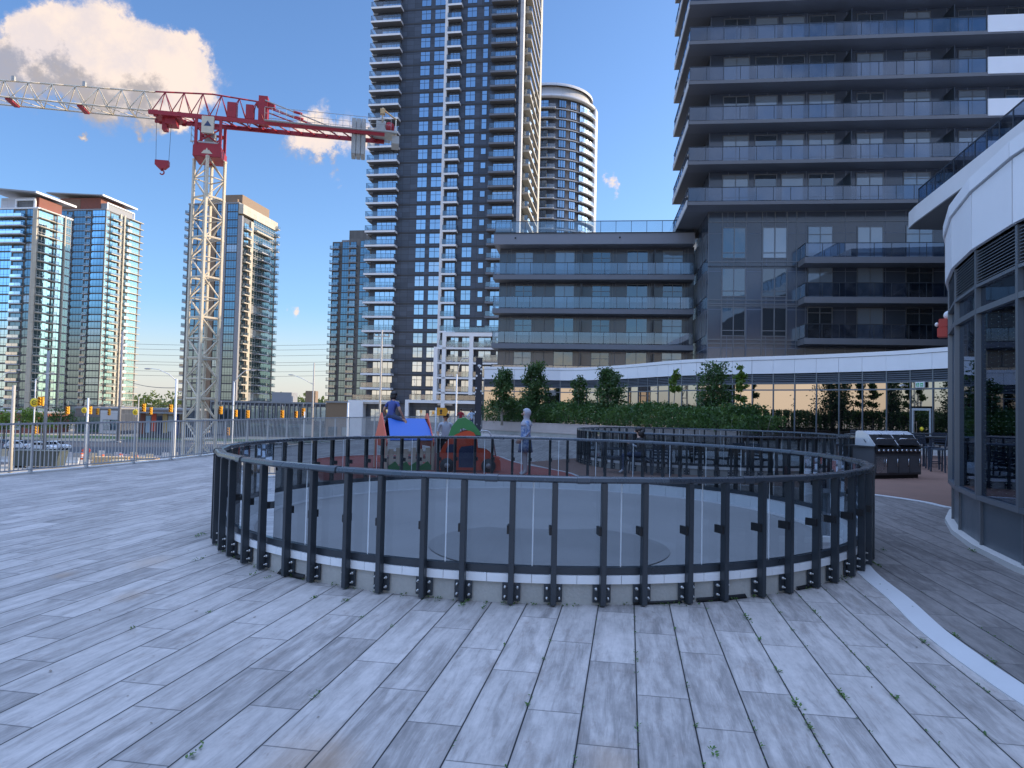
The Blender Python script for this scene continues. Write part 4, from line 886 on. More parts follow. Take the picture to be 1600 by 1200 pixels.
# ================================================================== CIRCULAR GUARDRAILS
def ring(cx, cy, r, a_off, n_pan, label_g, label_c, label_f, detail=True):
    """concrete curb, membrane floor and guardrail of posts, glass panels and a cap rail"""
    w_ = 360 / n_pan
    c = thing('curb', label_c, 'curb', (cx, cy, 0))
    mb = MB(); mb.lathe([(r, 0), (r, .235), (r - .16, .235), (r - .16, 0)], 'concrete', 140, smooth=False); mb.build('curb_wall', c)
    mb = MB()
    for i in range(n_pan * 2):
        a0 = a_off + i * w_ / 2; a1 = a0 + w_ / 2 - .06; mb.lathe([(r + .022, .180), (r + .022, .252), (r - .185, .252), (r - .185, .06), (r - .17, .06), (r - .17, .238), (r + .012, .238), (r + .012, .180)], 'flashing', 3, a0, a1, smooth=False, close=True)
    mb.build('flashing', c)
    f = thing('roof_light', label_f, 'skylight cover', (cx, cy, 0))
    mb = MB(); mb.lathe([(r - .40, .05), (r - .42, .085), (r - .55, .088), (0, .12)], 'membrane', 96); mb.lathe([(r - .18, .062), (r - .28, .09), (r - .41, .088), (r - .41, .02)], 'strip_white', 96); mb.build('membrane', f)
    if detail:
        mb = MB(); mb.lathe([(1.38, .002), (1.36, .008), (0, .012)], 'membrane_reflection', 64, cen=(.05, -2.15, .1015)); mb.build('painted_reflection', f)  # darker disc paints a reflection onto the membrane floor
    g = thing('circular_guardrail', label_g, 'guardrail', (cx, cy, 0))
    # post mesh at angle 0 (outward +x)
    pm = MB(); ro = r + .012
    pm.box(ro + .014, ro + .085, -.024, .024, .012, 1.045, 'guard_metal')
    pm = pm.mesh('post', .004)
    bp = MB(); bp.box(ro, ro + .012, -.078, .078, .025, .178, 'guard_metal')
    bo = bp
    for y in (-.052, .052):
        for z in (.06, .142): bo.tube([(ro + .012, y, z), (ro + .03, y, z)], .014, 'bolt', 6); bo.tube([(ro + .03, y, z), (ro + .05, y, z)], .007, 'bolt', 6)
    bp = bp.mesh('base_plate')
    cl = MB(); cl.box(ro - .045, ro + .07, -.044, -.022, .60, .67, 'black'); cl = cl.mesh('glass_clip')
    k = 0
    for i in range(n_pan):
        for fr_ in (.235, .775):
            a = R(a_off + (i + fr_) * w_); mt = Rz(a)
            p = link('post', pm, g, mat=mt)
            if detail:
                link('base_plate', bp, p); link('glass_clip', cl, p)
            else: link('base_plate', bp, p)
    rg = ro - .035
    gm = MB(); n = 3
    for q in range(n):
        a0 = R(w_ * q / n + .07 * (q == 0)); a1 = R(w_ * (q + 1) / n - .07 * (q == n - 1))
        gm.add([(rg * math.cos(a0), rg * math.sin(a0), .29), (rg * math.cos(a1), rg * math.sin(a1), .29), (rg * math.cos(a1), rg * math.sin(a1), 1.04), (rg * math.cos(a0), rg * math.sin(a0), 1.04)], [(0, 1, 2, 3)], 'guard_glass')
    a0, a1 = R(-.075), R(.06)
    gm.add([((rg + .004) * math.cos(a0), (rg + .004) * math.sin(a0), .24), ((rg + .004) * math.cos(a1), (rg + .004) * math.sin(a1), .24), ((rg + .004) * math.cos(a1), (rg + .004) * math.sin(a1), 1.04), ((rg + .004) * math.cos(a0), (rg + .004) * math.sin(a0), 1.04)], [(0, 1, 2, 3)], 'glass_edge_glint')  # thin pale strip paints the bright reflection along each glass edge
    gm = gm.mesh('glass_panel')
    for i in range(n_pan): link('glass_panel', gm, g, mat=Rz(R(a_off + i * w_)))
    br = MB(); br.lathe([(rg + .03, .256), (rg + .03, .318), (rg - .03, .318), (rg - .03, .256)], 'guard_metal', n_pan * 2, a_off, a_off + 360, smooth=False, close=True); br.build('bottom_rail', g)
    tr = MB(); rc = ro + .03
    prof = [(rc - .052, 1.045), (rc + .052, 1.045), (rc + .058, 1.06), (rc + .052, 1.088), (rc + .03, 1.098), (rc - .03, 1.098), (rc - .052, 1.088), (rc - .058, 1.06)]
    tr.lathe(prof, 'guard_rail_top', n_pan, a_off + w_ * .5, a_off + w_ * .5 + 360, smooth=False, close=True); tr.build('top_rail', g)
    prof2 = [(rc + (x - rc) * 1.10, 1.07 + (z - 1.07) * 1.16) for x, z in prof]
    sl = MB(); sl.lathe(prof2, 'guard_rail_top', 1, -.7, .7, smooth=False, close=True); sl = sl.mesh('rail_sleeve')
    for i in range(0, n_pan, 2): link('rail_sleeve', sl, g, mat=Rz(R(a_off + w_ * (i + .5) + .4)))
    return g
cx, cy = .41, 10.45
RR = 4.30
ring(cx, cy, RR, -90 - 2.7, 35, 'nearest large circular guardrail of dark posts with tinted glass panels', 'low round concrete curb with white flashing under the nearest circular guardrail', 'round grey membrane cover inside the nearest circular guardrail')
ring(6.45, 23.1, 4.20, -90, 34, 'second circular dark glass guardrail farther back, behind the patio chairs', 'low round concrete curb under the farther circular guardrail', 'round grey cover inside the farther circular guardrail', False)
# a strip of black waterproofing sticking out at the foot of the curb
mb = MB()
for (a0, a1, h) in ((-81, -75, .012), (-73, -66, .022), (-57, -52, .018), (-128, -123, .03), (-143, -139, .03)): mb.lathe([(RR + .002, 0), (RR + .012 + h, .002), (RR + .002, h + .012)], 'black', 10, a0, a1, cen=(cx, cy, .002))
tag(mb.build('membrane_strip'), 'black waterproofing strips at the foot of the nearest curb', 'waterproofing')
# ================================================================== TERRACE FENCE
fl = resample([Vector(p) for p in fence_line], .11)
root = thing('terrace_fence', 'long grey metal picket fence along the edge of the terrace', 'fence')
W0 = Matrix.Identity(4)
pk = MB(); pk.box(-.008, .008, -.008, .008, .10, 1.09, 'galv'); pk = pk.mesh('picket')
po_ = MB(); po_.box(-.02, .02, -.02, .02, 0, 1.10, 'galv'); po_.box(-.06, .06, -.06, .06, 0, .012, 'galv'); po_.box(-.02, .03, .02, .07, .012, .16, 'galv'); po_ = po_.mesh('post')
pick = []; posts = []
for i, p in enumerate(fl):
    d = fl[min(i + 1, len(fl) - 1)] - fl[max(i - 1, 0)]; a = math.atan2(d.y, d.x)
    (posts if i % 14 == 0 else pick).append(((po_ if i % 14 == 0 else pk), T(p) @ Rz(a)))
emit(root, 'picket', pick); emit(root, 'post', posts)
fn_ = normals(fl)
mb = MB(); ribbon(mb, fl, fn_, -.03, .03, 1.09, 1.13, 'galv'); mb.build('top_rail', root)
mb = MB(); ribbon(mb, fl, fn_, -.016, .016, .085, .115, 'galv'); mb.build('bottom_rail', root)
mb = MB(); ribbon(mb, fl, fn_, -.02, .20, -.05, .035, 'concrete_pale'); tag(mb.build('parapet_curb'), 'low pale concrete upstand along the foot of the picket fence', 'curb')
# ================================================================== PLANTER, HEDGE, TREES
pl = catmull([(-2.0, 49.6, 0), (-.6, 48.0, 0), (2.2, 45.4, 0), (6, 41.2, 0), (9.2, 37.2, 0), (11.0, 34.2, 0)], 10); pl = resample(pl, .5); pn = normals(pl)
root = thing('planter', 'long curved planter wall of pale pinkish stone in front of the hedge', 'planter')
mb = MB(); ribbon(mb, pl, pn, 0, .30, .22, .80, 'planter_stone'); mb.build('wall', root)
for k in range(4):
    mb = MB(); ribbon(mb, pl, pn, -.012, .30, .26 + k * .135, .255 + k * .135 + .12, 'planter_stone'); mb.build('stone_course', root)
mb = MB(); ribbon(mb, pl, pn, .06, .3, 0, .22, 'concrete'); mb.build('plinth', root)
mb = MB(); ribbon(mb, pl, pn, -.04, .32, .80, .84, 'planter_stone'); mb.build('coping', root)
mb = MB(); ribbon(mb, pl, pn, .3, 3.2, .4, .68, 'soil'); mb.build('soil', root)
mb = MB()
def hp():
    i = random.randrange(len(pl)); t_ = i / (len(pl) - 1); o = random.uniform(.18, 3.0); j = random.uniform(-.3, .3)
    top = 2.22 + .16 * math.sin(i * .55) + .10 * math.sin(i * 1.7 + 1) - .35 * (t_ > .95) - .25 * t_; front = min(1, .62 + (o - .18) * .8)
    p = pl[i] + pn[i] * o; u = random.random() ** .55
    z = .72 + (top * front - .72) * u
    bul = .40 * math.sin((z - .7) * 1.9) + .12 * math.sin(i * .9)
    return p - pn[i] * bul * (o < 1.0) + Vector((j, j * .3, z + random.gauss(0, .05)))
leaves(mb, 38000, hp, .14, 'leaf_hedge')
for i in range(0, len(pl), 1):
    for k in range(2):
        p = pl[i] + pn[i] * random.uniform(.6, 2.0); mb.tube([p + Vector((0, 0, .6)), p + Vector((random.uniform(-.2, .2), random.uniform(-.2, .2), 1.6))], [.02, .006], 'bark', 4)
tag(mb.build('hedge'), 'dense dark green hedge growing in the curved stone planter', 'hedge')
def tree(px, ptop, d, spread, n, leaf, lab, stems=3, z0=.7, size=.17, bark='bark_pale', group=None, conic=.78, nm='planted_tree', low=.14):
    base = P(px, 640, d); base.z = z0; top = P(px, ptop, d).z; H = top - z0
    t_ = thing(nm, lab, 'tree', base, random.random() * 6, group)
    mb = MB(); tips = []
    for s in range(stems):
        a = 2 * PI * s / stems + random.random(); r = spread * .25 if stems > 1 else 0
        pts = [(math.cos(a) * .08, math.sin(a) * .08, -.1)]
        for k in range(1, 6):
            f = k / 5; pts.append((math.cos(a) * r * f + random.gauss(0, .04), math.sin(a) * r * f + random.gauss(0, .04), H * .93 * f))
        mb.tube(pts, [.045 * H / 4 * (1 - .85 * k / 5) for k in range(6)], bark, 6)
        for k in range(22):
            f = low + (.95 - low) * random.random(); i = min(4, int(f * 5)); q = Vector(pts[i]).lerp(Vector(pts[i + 1]), f * 5 - i); b_ = random.random() * 6.28
            L = spread * (.45 + .6 * random.random()) * max(.15, 1 - conic * ((f - low) / (1 - low)) ** 1.3)
            e = q + Vector((math.cos(b_) * L, math.sin(b_) * L, L * random.uniform(.2, .7)))
            mb.tube([q, q.lerp(e, .5) + Vector((0, 0, -.03)), e], [.016, .010, .004], bark, 4); tips += [(q, e)]
    mb.build('trunk', t_)
    mb = MB()
    def lp():
        q, e = random.choice(tips); f = random.uniform(.35, 1.1); return q.lerp(e, f) + Vector((random.gauss(0, .13), random.gauss(0, .13), random.gauss(0, .12))) * spread
    leaves(mb, n, lp, size, leaf); mb.build('crown', t_)
TR = [(784, 571, 47, 1.05, 4200, 'leaf_tree', 'dark leafy small tree at the left end of the planter', 3), (834, 563, 46.5, 1.2, 5200, 'leaf_tree', 'broad dark green tree second from the left end of the planter', 3),
      (906, 583, 45, .9, 2000, 'leaf_tree', 'short sparse tree in the planter between two taller dark trees', 2), (951, 566, 43.5, 1.1, 4600, 'leaf_tree', 'tall full dark tree near the middle of the planter', 3),
      (1053, 566, 41, .48, 1500, 'leaf_bright', 'slim upright bright green tree near the middle of the planter', 1), (1114, 562, 38.5, 1.25, 3200, 'leaf_tree', 'broad airy tree with many thin pale stems in the planter', 5), (1157, 563, 37.5, .55, 1600, 'leaf_bright', 'slim bright yellow green tree at the right end of the planter', 1)]
for (x, y, d, s, n, l, lab, st) in TR: tree(x, y, d, s, n, l, lab, st, group='young trees in the planter')
# perforated light column at the corner
cp = P(748, 600, 40); t_ = thing('light_column', 'tall dark metal column with pale cut out marks beside the planter', 'light column', (cp.x, cp.y, 0))
mb = MB(); mb.box(-.18, .18, -.18, .18, 0, P(752, 560, 40).z, 'perforated'); mb.build('column', t_, .015)
mb = MB(); mb.box(-.2, .2, -.2, .2, P(752, 560, 40).z, P(752, 559, 40).z, 'guard_metal'); mb.build('cap', t_)
mb = MB(); mb.box(-.26, .26, -.26, .26, 0, .03, 'guard_metal'); mb.build('base_plate', t_)
# ================================================================== TOWER CRANE
cr = P(318.5, 500, 52); cr.z = GZ
root = thing('tower_crane', 'red and white tower crane with lattice mast standing beyond the terrace fence', 'crane', cr)
def lat(mb, p, q, r, m): mb.tube([p, q], r, m, 5, cap=False)
a = 1.5; HS = 2.95; ztop = P(322, 250, 52).z - GZ; ns = int(ztop // HS)
sec_ = MB(); h = a / 2; cs = [(-h, -h), (h, -h), (h, h), (-h, h)]
for (x, y) in cs: sec_.box(x - .085, x + .085, y - .085, y + .085, 0, HS, 'crane_white')
for i in range(4):
    (x0, y0), (x1, y1) = cs[i], cs[(i + 1) % 4]
    lat(sec_, (x0, y0, .06), (x1, y1, .06), .055, 'crane_white')
    for k in range(2):
        za, zb = HS * k / 2, HS * (k + 1) / 2; p, q = ((x0, y0), (x1, y1)) if (k + i) % 2 else ((x1, y1), (x0, y0))
        lat(sec_, (*p, za), (*q, zb), .055, 'crane_white'); lat(sec_, (x0, y0, zb), (x1, y1, zb), .05, 'crane_white')
for k in range(10): lat(sec_, (-.22, -.25, k * HS / 10), (.12, -.25, k * HS / 10), .018, 'crane_grey')
lat(sec_, (-.22, -.25, 0), (-.22, -.25, HS), .03, 'crane_grey'); lat(sec_, (.12, -.25, 0), (.12, -.25, HS), .03, 'crane_grey')
sec_.box(-h + .08, h - .08, .1, h - .08, HS * .98, HS * .995, 'crane_grey')
for (x, y) in cs: sec_.box(x - .1, x + .1, y - .1, y + .1, HS - .14, HS - .005, 'crane_white')
sec_ = sec_.mesh('mast_section')
zb0 = ztop - ns * HS
for k in range(ns): link('mast_section', sec_, root, mat=T((0, 0, zb0 + k * HS)) @ Rz(R(-30)))
mb = MB(); mb.box(-2, 2, -2, 2, 0, max(.6, zb0), 'concrete'); mb.build('foundation', root)
# slewing top, local x axis points along the counter jib
AJ = math.atan2(.195, .98); Q = T((0, 0, ztop)) @ Rz(AJ) @ Matrix.Diagonal((.93, 1, 1, 1))
def topz(px_y, px_x=322): return P(px_x, px_y, 52).z - GZ - ztop
def bx(mb, *a_): mb.box(*a_, Q)
def bt(mb, p, q, r, m): mb.tube([Q @ Vector(p), Q @ Vector(q)], r, m, 6)
zs0, zs1 = topz(252), topz(235); zj = topz(188); zt = topz(147)
mb = MB(); bx(mb, -1.05, 1.05, -1.05, 1.05, zs0, zs1, 'crane_red'); bx(mb, -.85, .85, -.85, .85, zs1, zs1 + .25, 'crane_red'); mb.build('slewing_ring', root, .03)
def logo(mb, cx_, cz_, w_, y_):      # pale peak mark
    pts = [(cx_ - w_, y_, cz_ - w_ * .45), (cx_ + w_, y_, cz_ - w_ * .45), (cx_ + w_ * .35, y_, cz_ + w_ * .25), (cx_ + w_ * .2, y_, cz_ + w_ * .1), (cx_, y_, cz_ + w_ * .6), (cx_ - w_ * .3, y_, cz_ + w_ * .1), (cx_ - w_ * .45, y_, cz_ + w_ * .2)]
    mb.add([Q @ Vector(p) for p in pts], [tuple(range(7))], 'crane_white')
mb = MB(); logo(mb, 0, (zs0 + zs1) / 2, .42, -1.06); mb.build('logo', root)
mb = MB()
for x in (-.9, .9):
    for y in (-.8, .8): bx(mb, x - .1, x + .1, y - .1, y + .1, zs1, zj, 'crane_red')
for y in (-.8, .8):
    bt(mb, (-.9, y, zs1 + .2), (.9, y, zj - .9), .06, 'crane_red'); bt(mb, (.9, y, zs1 + .2), (-.9, y, zj - .9), .06, 'crane_red'); bx(mb, -.9, .9, y - .06, y + .06, zj - .95, zj - .8, 'crane_red'); bx(mb, -1.3, .95, y - .05, y + .05, zs1 + .25, zs1 + .35, 'crane_grey')
for k in range(3): bt(mb, (-1.25, -.8, zs1 + .35 + k * .5), (-1.25, .8, zs1 + .35 + k * .5), .02, 'crane_grey')
for y in (-.8, .8): bt(mb, (-1.25, y, zs1 + .3), (-1.25, y, zs1 + 1.45), .025, 'crane_grey')
bx(mb, -.35, .35, -.5, .5, zs1 + .3, zs1 + 1.3, 'crane_grey'); mb.build('slewing_tower', root)
mb = MB(); bx(mb, -.45, .45, -1.12, -.86, zj - 1.35, zj - .12, 'crane_white'); mb.build('sign_panel', root)
mb = MB(); 
pts = [(-.28, -1.127, zj - .85), (.28, -1.127, zj - .85), (0, -1.127, zj - .45)]; mb.add([Q @ Vector(p) for p in pts], [(0, 1, 2)], 'denim'); mb.build('logo', root)
# jib: triangular truss, bottom chords and one top chord
def truss(name, x0, x1, za0, za1, m, n, hw=.75, zb_=None):
    mb = MB(); zb_ = zj if zb_ is None else zb_
    for i in range(n):
        xa = x0 + (x1 - x0) * i / n; xb = x0 + (x1 - x0) * (i + 1) / n; xm = (xa + xb) / 2; ta = za0 + (za1 - za0) * i / n; tb = za0 + (za1 - za0) * (i + 1) / n; tm = (ta + tb) / 2
        for y in (-hw, hw):
            bt(mb, (xa, y, zb_), (xb, y, zb_), .07 if m == 'crane_red' else .06, m); bt(mb, (xa, y, zb_), (xm, 0, tm), .036, m); bt(mb, (xm, 0, tm), (xb, y, zb_), .036, m)
        bt(mb, (xa, 0, ta), (xb, 0, tb), .06, m); bt(mb, (xa, -hw, zb_), (xb, hw, zb_), .03, m); bt(mb, (xa, -hw, zb_), (xa, hw, zb_), .04, m)
    return mb.build(name, root)
truss('jib_section', -4.2, 0, zj + (zt - zj) * .88, zt, 'crane_red', 3)
hz_ = zt - zj
for k in range(7):
    x0 = -4.2 - k * 4.9; truss('jib_section', x0 - 4.9, x0, zj + hz_ * (.80 - .06 * k), zj + hz_ * (.86 - .06 * k), 'crane_white', 3)
for k in range(7):
    x = -9.3 - k * 4.9; z = zj + hz_ * (.86 - .06 * (k + 1))
    mb = MB(); bx(mb, x - .18, x + .18, -.7, .7, zj - .15, zj + .05, 'crane_red'); mb.build('jib_joint', root)
    mb = MB(); bx(mb, x - .1, x + .1, -.12, .12, z, z + .35, 'crane_grey'); mb.build('jib_lug', root)
truss('top_frame', 0, 4.1, zt, zt - .25, 'crane_red', 3)
mb = MB()
for y in (-.8, .8): bx(mb, -4.4, 13.6, y - .09, y + .09, zj - .25, zj + .05, 'crane_red')
bx(mb, 3.6, 4.3, -.45, .45, zj, zt + .1, 'crane_red'); bx(mb, 3.4, 4.8, -.3, .3, zt - .6, zt - .3, 'crane_red')
for k in range(12): bt(mb, (1 + k, -.8, zj - .1), (2 + k, .8, zj - .1), .05, 'crane_red')
mb.build('counter_jib', root)
mb = MB(); bx(mb, 1.3, 2.0, -.75, -.1, zj + .1, zj + 1.25, 'crane_red'); bx(mb, 2.7, 3.3, -.75, -.1, zj + .1, zj + 1.2, 'crane_red'); mb.build('electrical_cabinet', root, .03)
mb = MB()
for y in (-.5, .5): bt(mb, (4.1, y, zt - .25), (9.6, y, zj + .1), .05, 'crane_grey'); bt(mb, (4.1, y, zt - .75), (8.2, y, zj + .1), .05, 'crane_red'); bt(mb, (6.3, y, zt - .9), (7, y, zt - 1.03), .1, 'crane_red')
mb.build('tie_rod', root)
mb = MB()
for y in (-1.05, 1.05):
    for k in range(19): x = 4.2 + k * .55; bt(mb, (x, y, zj), (x, y, zj + 1.0), .014, 'crane_grey')
    bt(mb, (4.2, y, zj + 1.0), (14.1, y, zj + 1.0), .02, 'crane_grey'); bt(mb, (4.2, y, zj + .55), (14.1, y, zj + .55), .016, 'crane_grey')
    bx(mb, 4.2, 14.1, y - .2, y + .05, zj - .05, zj, 'crane_grey')
mb.build('catwalk_rail', root)
cwx = 11.5
mb = MB()
for k in range(3): bx(mb, cwx - .55 + k * .38, cwx - .2 + k * .38, -.68, .68, zj - 1.75, zj + 1.0, 'crane_grey')
mb.build('counterweight', root, .03)
mb = MB(); bx(mb, 12.7, 14.6, -.9, .9, zj + .05, zj + .2, 'crane_grey'); bx(mb, 12.9, 13.7, -.6, .6, zj + .2, zj + 1.0, 'crane_grey'); mb.tube([Q @ Vector((14, -.6, zj + .6)), Q @ Vector((14, .6, zj + .6))], .38, 'crane_red', 10)
bt(mb, (13.4, -.6, zj + .9), (13.4, -.6, zj + 2.0), .07, 'crane_white'); bt(mb, (13.4, -.6, zj + 1.9), (14.5, -.6, zj + 1.2), .06, 'lumber'); bt(mb, (14.5, -.6, zj + 1.2), (14.5, -.6, zj - .6), .05, 'crane_white'); bx(mb, 13.2, 13.6, -.8, -.4, zj + 1.5, zj + 1.9, 'lumber'); bx(mb, 14.2, 14.8, -.7, .7, zj - .7, zj - .1, 'crane_grey'); mb.build('hoist_winch', root)
xt = -3.0
mb = MB(); bx(mb, xt - 1.0, xt + .9, -.7, .7, zj - .25, zj - .12, 'crane_red'); bx(mb, xt - .3, xt + .5, -.5, .5, zj - .7, zj - .2, 'crane_red'); bx(mb, xt - .55, xt - .2, -.3, .3, zj - 1.1, zj - .25, 'crane_red')
for x in (xt - .9, xt + .8):
    for y in (-.7, .7): bx(mb, x - .15, x + .15, y - .08, y + .08, zj - .35, zj + .12, 'crane_red')
mb.build('trolley', root)
zh = topz(262, 251)
mb = MB()
for x in (xt - 1.05, xt + .05): bt(mb, (x, 0, zj - .3), (x + (.08 if x < xt - 1 else -.08), 0, zh + .25), .014, 'wire')
mb.build('hoist_rope', root)
mb = MB(); xc = xt - .5
v = [(xc - .5, zh + .3), (xc + .5, zh + .3), (xc + .5, zh - .05), (xc + .2, zh - .32), (xc - .2, zh - .32), (xc - .5, zh - .05)]
mb.prism([(x, z) for x, z in v], -.2, .2, 'crane_red', Q @ Matrix.Rotation(PI / 2, 4, 'X'))
hk = [Q @ Vector((xc + .16 * math.sin(k * .6), 0, zh - .55 + .16 * math.cos(k * .6))) for k in range(-1, 8)]
mb.tube(hk, .05, 'crane_red', 6); bt(mb, (xc, 0, zh - .3), (xc, 0, zh - .45), .06, 'crane_red'); mb.build('hook_block', root)
# ================================================================== STREET
def prism_tree(px, ytop, d, r, n, lab, leaf='leaf_street'):
    base = P(px, 640, d); base.z = GZ; top = P(px, ytop, d).z - GZ
    t_ = thing('street_tree', lab, 'tree', base, 0, 'street trees by the crossing')
    mb = MB(); mb.tube([(0, 0, 0), (.05, 0, top * .4), (0, .1, top * .85)], [.22, .15, .05], 'bark', 7)
    bl = []
    for k in range(9):
        a = random.random() * 6.28; q = Vector((math.cos(a) * r * random.uniform(.2, .75), math.sin(a) * r * random.uniform(.2, .75), top * random.uniform(.45, .88))); bl.append((q, r * random.uniform(.3, .55))); mb.tube([(0, 0, top * .38), q], [.1, .03], 'bark', 5)
    mb.build('trunk', t_)
    def f():
        q, s = random.choice(bl); v = Vector((random.gauss(0, 1), random.gauss(0, 1), random.gauss(0, 1))).normalized(); return q + v * s * random.uniform(.55, 1.05)
    mb = MB(); leaves(mb, n, f, .55, leaf); mb.build('crown', t_)
for (x, y, d, r, lab) in ((8, 643, 165, 3.4, 'yellow green street tree at the left edge of the photo beneath the far left tower'), (34, 637, 168, 3.6, 'round street tree beside the yellow crossing signs'), (66, 641, 172, 3.0, 'street tree just right of the yellow crossing signs'), (95, 634, 178, 4.2, 'darker bushy street tree in front of the red roofed tower')):
    prism_tree(x, y, d, r, 900, lab, 'leaf_tree' if x == 95 else 'leaf_street')
for (x, y, d, lab) in ((441, 626, 230, 'small dark conifer on the roof of the low glass building'),): tree(x, y - 6, d, 1.3, 500, 'leaf_tree', lab, 1, z0=P(x, 640, d).z, size=.7, conic=.95, nm='conifer', bark='bark', low=.1)
def low_building(name, label, x0p, x1p, ytop, d, depth, wall, feats, cat='building'):
    a_ = P(x0p, ytop, d); b_ = P(x1p, ytop, d); Wd = b_.x - a_.x; H = a_.z - GZ
    t = Tower(label, (a_.x, d, GZ), 0, Wd, depth, cat, name)
    mb = MB(); mb.box(0, Wd, 0, depth, 0, H, wall); t.part('wall', mb); mb = MB(); mb.box(-.2, Wd + .2, -.25, depth, H, H + .5, 'roof_grey'); t.part('parapet', mb)
    feats(t, Wd, H); t.done()
def f1(t, Wd, H):
    x = .6
    while x < Wd * .55: t.put('window', win(3.2, 4.4, 3, 'e_dark', 'glass_green'), 'front', x, .5); x += 3.6
    mb = MB(); mb.box(Wd * .58, Wd - .2, -.4, 0, .2, H - .4, 'pale_wall'); t.part('wall_panel', mb)
    for x in (Wd * .64, Wd * .8): t.put('window', win(2.4, 3.0, 2, 'e_dark', 'glass_blue'), 'front', x, 1.2, .42)
low_building('retail_building', 'low pale grey shop building below the left tower with red penthouse', 118, 188, 638, 205, 20, 'h_panel', f1)
def f2(t, Wd, H):
    x = .4
    while x < Wd - 3: t.put('window', win(3.4, H * .42, 3, 'pole_grey', 'glass_blue'), 'front', x, H * .5); t.put('window', win(3.4, H * .36, 2, 'e_dark', 'glass_green'), 'front', x, .4); x += 3.8
    mb = MB()
    for k in range(int(Wd / 1.3)): mb.box(k * 1.3, k * 1.3 + .22, -.5, -.07, H * .48, H - .1, 'pole_grey')
    t.part('fin', mb)
    mb = MB(); mb.box(Wd * .5, Wd * .5 + 6, 3, 9, H + .5, H + 3.4, 'roof_grey'); t.part('roof_plant', mb); mb = MB(); mb.box(Wd * .8, Wd * .8 + 3, 3, 6, H + .5, H + 4, 'brown_pent'); t.part('roof_plant', mb)
low_building('podium_building', 'long low glass building with vertical fins below the tower behind the crane', 330, 508, 628, 212, 22, 'e_panel', f2)
def f3(t, Wd, H):
    for k, m in enumerate(('terracotta', 'cloth_pale', 'sign_red', 'play_navy', 'lumber', 'cloth_white', 'cloth_blue', 'brown_pent')):
        mb = MB(); mb.box(.4 + k * Wd / 8, .4 + (k + .8) * Wd / 8, -.15, 0, 1 + (k % 3) * .4, H - .6 - (k % 2), m); t.part('shopfront_panel', mb)
    mb = MB(); mb.box(0, Wd, -2.2, 0, H - .9, H - .6, 'pole_grey'); t.part('canopy', mb)
low_building('retail_building', 'low shop row with red and blue coloured fronts left of the crane mast', 218, 288, 640, 190, 14, 'h_panel', f3)
def f4(t, Wd, H):
    for x in (.8, 4.6, 8.4): t.put('window', win(2.6, 2.6, 2, 'e_dark', 'glass_green'), 'front', x, 1)
low_building('retail_building', 'low dark building right of the long glass building, left of the tallest tower', 510, 566, 629, 205, 14, 'brown_pent', f4)
def f5(t, Wd, H):
    for x in (.8, 5.2, 9.6): t.put('window', win(3.4, 2.6, 3, 'e_dark', 'glass_blue'), 'front', x, .8)
low_building('retail_building', 'low dark shop with brick band at the left edge under the far left tower', -40, 60, 644, 200, 14, 'terracotta', f5)
def pole(kind, px, ytop, d, r, m, lab, cat, arm=None, extra=None, group=None, base_r=None):
    p = P(px, ytop, d); H = p.z - GZ; t_ = thing(kind, lab, cat, (p.x, p.y, GZ), 0, group)
    mb = MB(); mb.tube([(0, 0, 0), (0, 0, H * .5), (0, 0, H)], [base_r or r * 1.35, r * 1.15, r], m, 8); mb.build('pole', t_)
    mb = MB(); mb.tube([(0, 0, 0), (0, 0, .35)], r * 2.2, m, 8); mb.build('base', t_)
    if arm:
        ax, ay = arm; q = P(ax, ay, d); dx, dz = q.x - p.x, q.z - GZ - H
        mb = MB(); pts = [(0, 0, H - .25), (dx * .3, 0, H - .2 + dz * .62), (dx * .7, 0, H + dz * .93), (dx, 0, H + dz)]; mb.tube(pts, [.07, .06, .05, .045], m, 6); mb.build('arm', t_)
        s = 1 if dx > 0 else -1
        mb = MB(); mb.ball((dx + s * .4, 0, H + dz - .02), (.5, .18, .09), 'pole_grey', 10, 6); o = mb.build('lamp_head', t_); mb = MB(); mb.ball((dx + s * .45, 0, H + dz - .08), (.3, .13, .07), 'lamp_clear', 8, 5); mb.build('lens', o)
    if extra: extra(t_, H)
    return t_
pole('street_lamp', 56, 592, 110, .09, 'pole_white', 'street lamp at left with arm reaching right over the parked white cars', 'street lamp', (79, 583))
pole('street_lamp', -9, 606, 105, .09, 'pole_white', 'street lamp whose arm pokes in from the left edge', 'street lamp', (25, 578))
pole('street_lamp', 276, 592, 92, .14, 'pole_white', 'street lamp with long arm to the left, immediately left of the crane mast', 'street lamp', (236, 576))
pole('street_lamp', 366, 596, 105, .10, 'pole_white', 'street lamp with arm bent to the right, right of the crane mast', 'street lamp', (391, 578))
def armL(t_, H):
    mb = MB(); mb.tube([(0, 0, H - 3.6), (-2.0, 0, H - 2.6), (-3.5, 0, H - 2.1)], [.07, .06, .04], 'pole_white', 6); mb.build('arm', t_); mb = MB(); mb.ball((-3.8, 0, H - 2.08), (.5, .18, .09), 'pole_grey', 10, 6); mb.build('lamp_head', t_)
pole('street_lamp', 491, 567, 118, .12, 'pole_concrete', 'tall sunlit post with a lamp arm halfway, left of the grey stepped tower', 'street lamp', None, armL)
pole('street_lamp', 714, 585, 96, .10, 'pole_white', 'sunlit curved street lamp in front of the white podium frames', 'street lamp', (724, 560))
def cross(t_, H):
    mb = MB(); mb.box(-1.2, 1.2, -.06, .06, H - 1.0, H - .85, 'pole_concrete'); mb.build('crossarm', t_)
    for x in (-1.1, -.4, .4, 1.1): mb = MB(); mb.tube([(x, 0, H - .85), (x, 0, H - .5)], .07, 'pole_grey', 6); mb.build('insulator', t_)
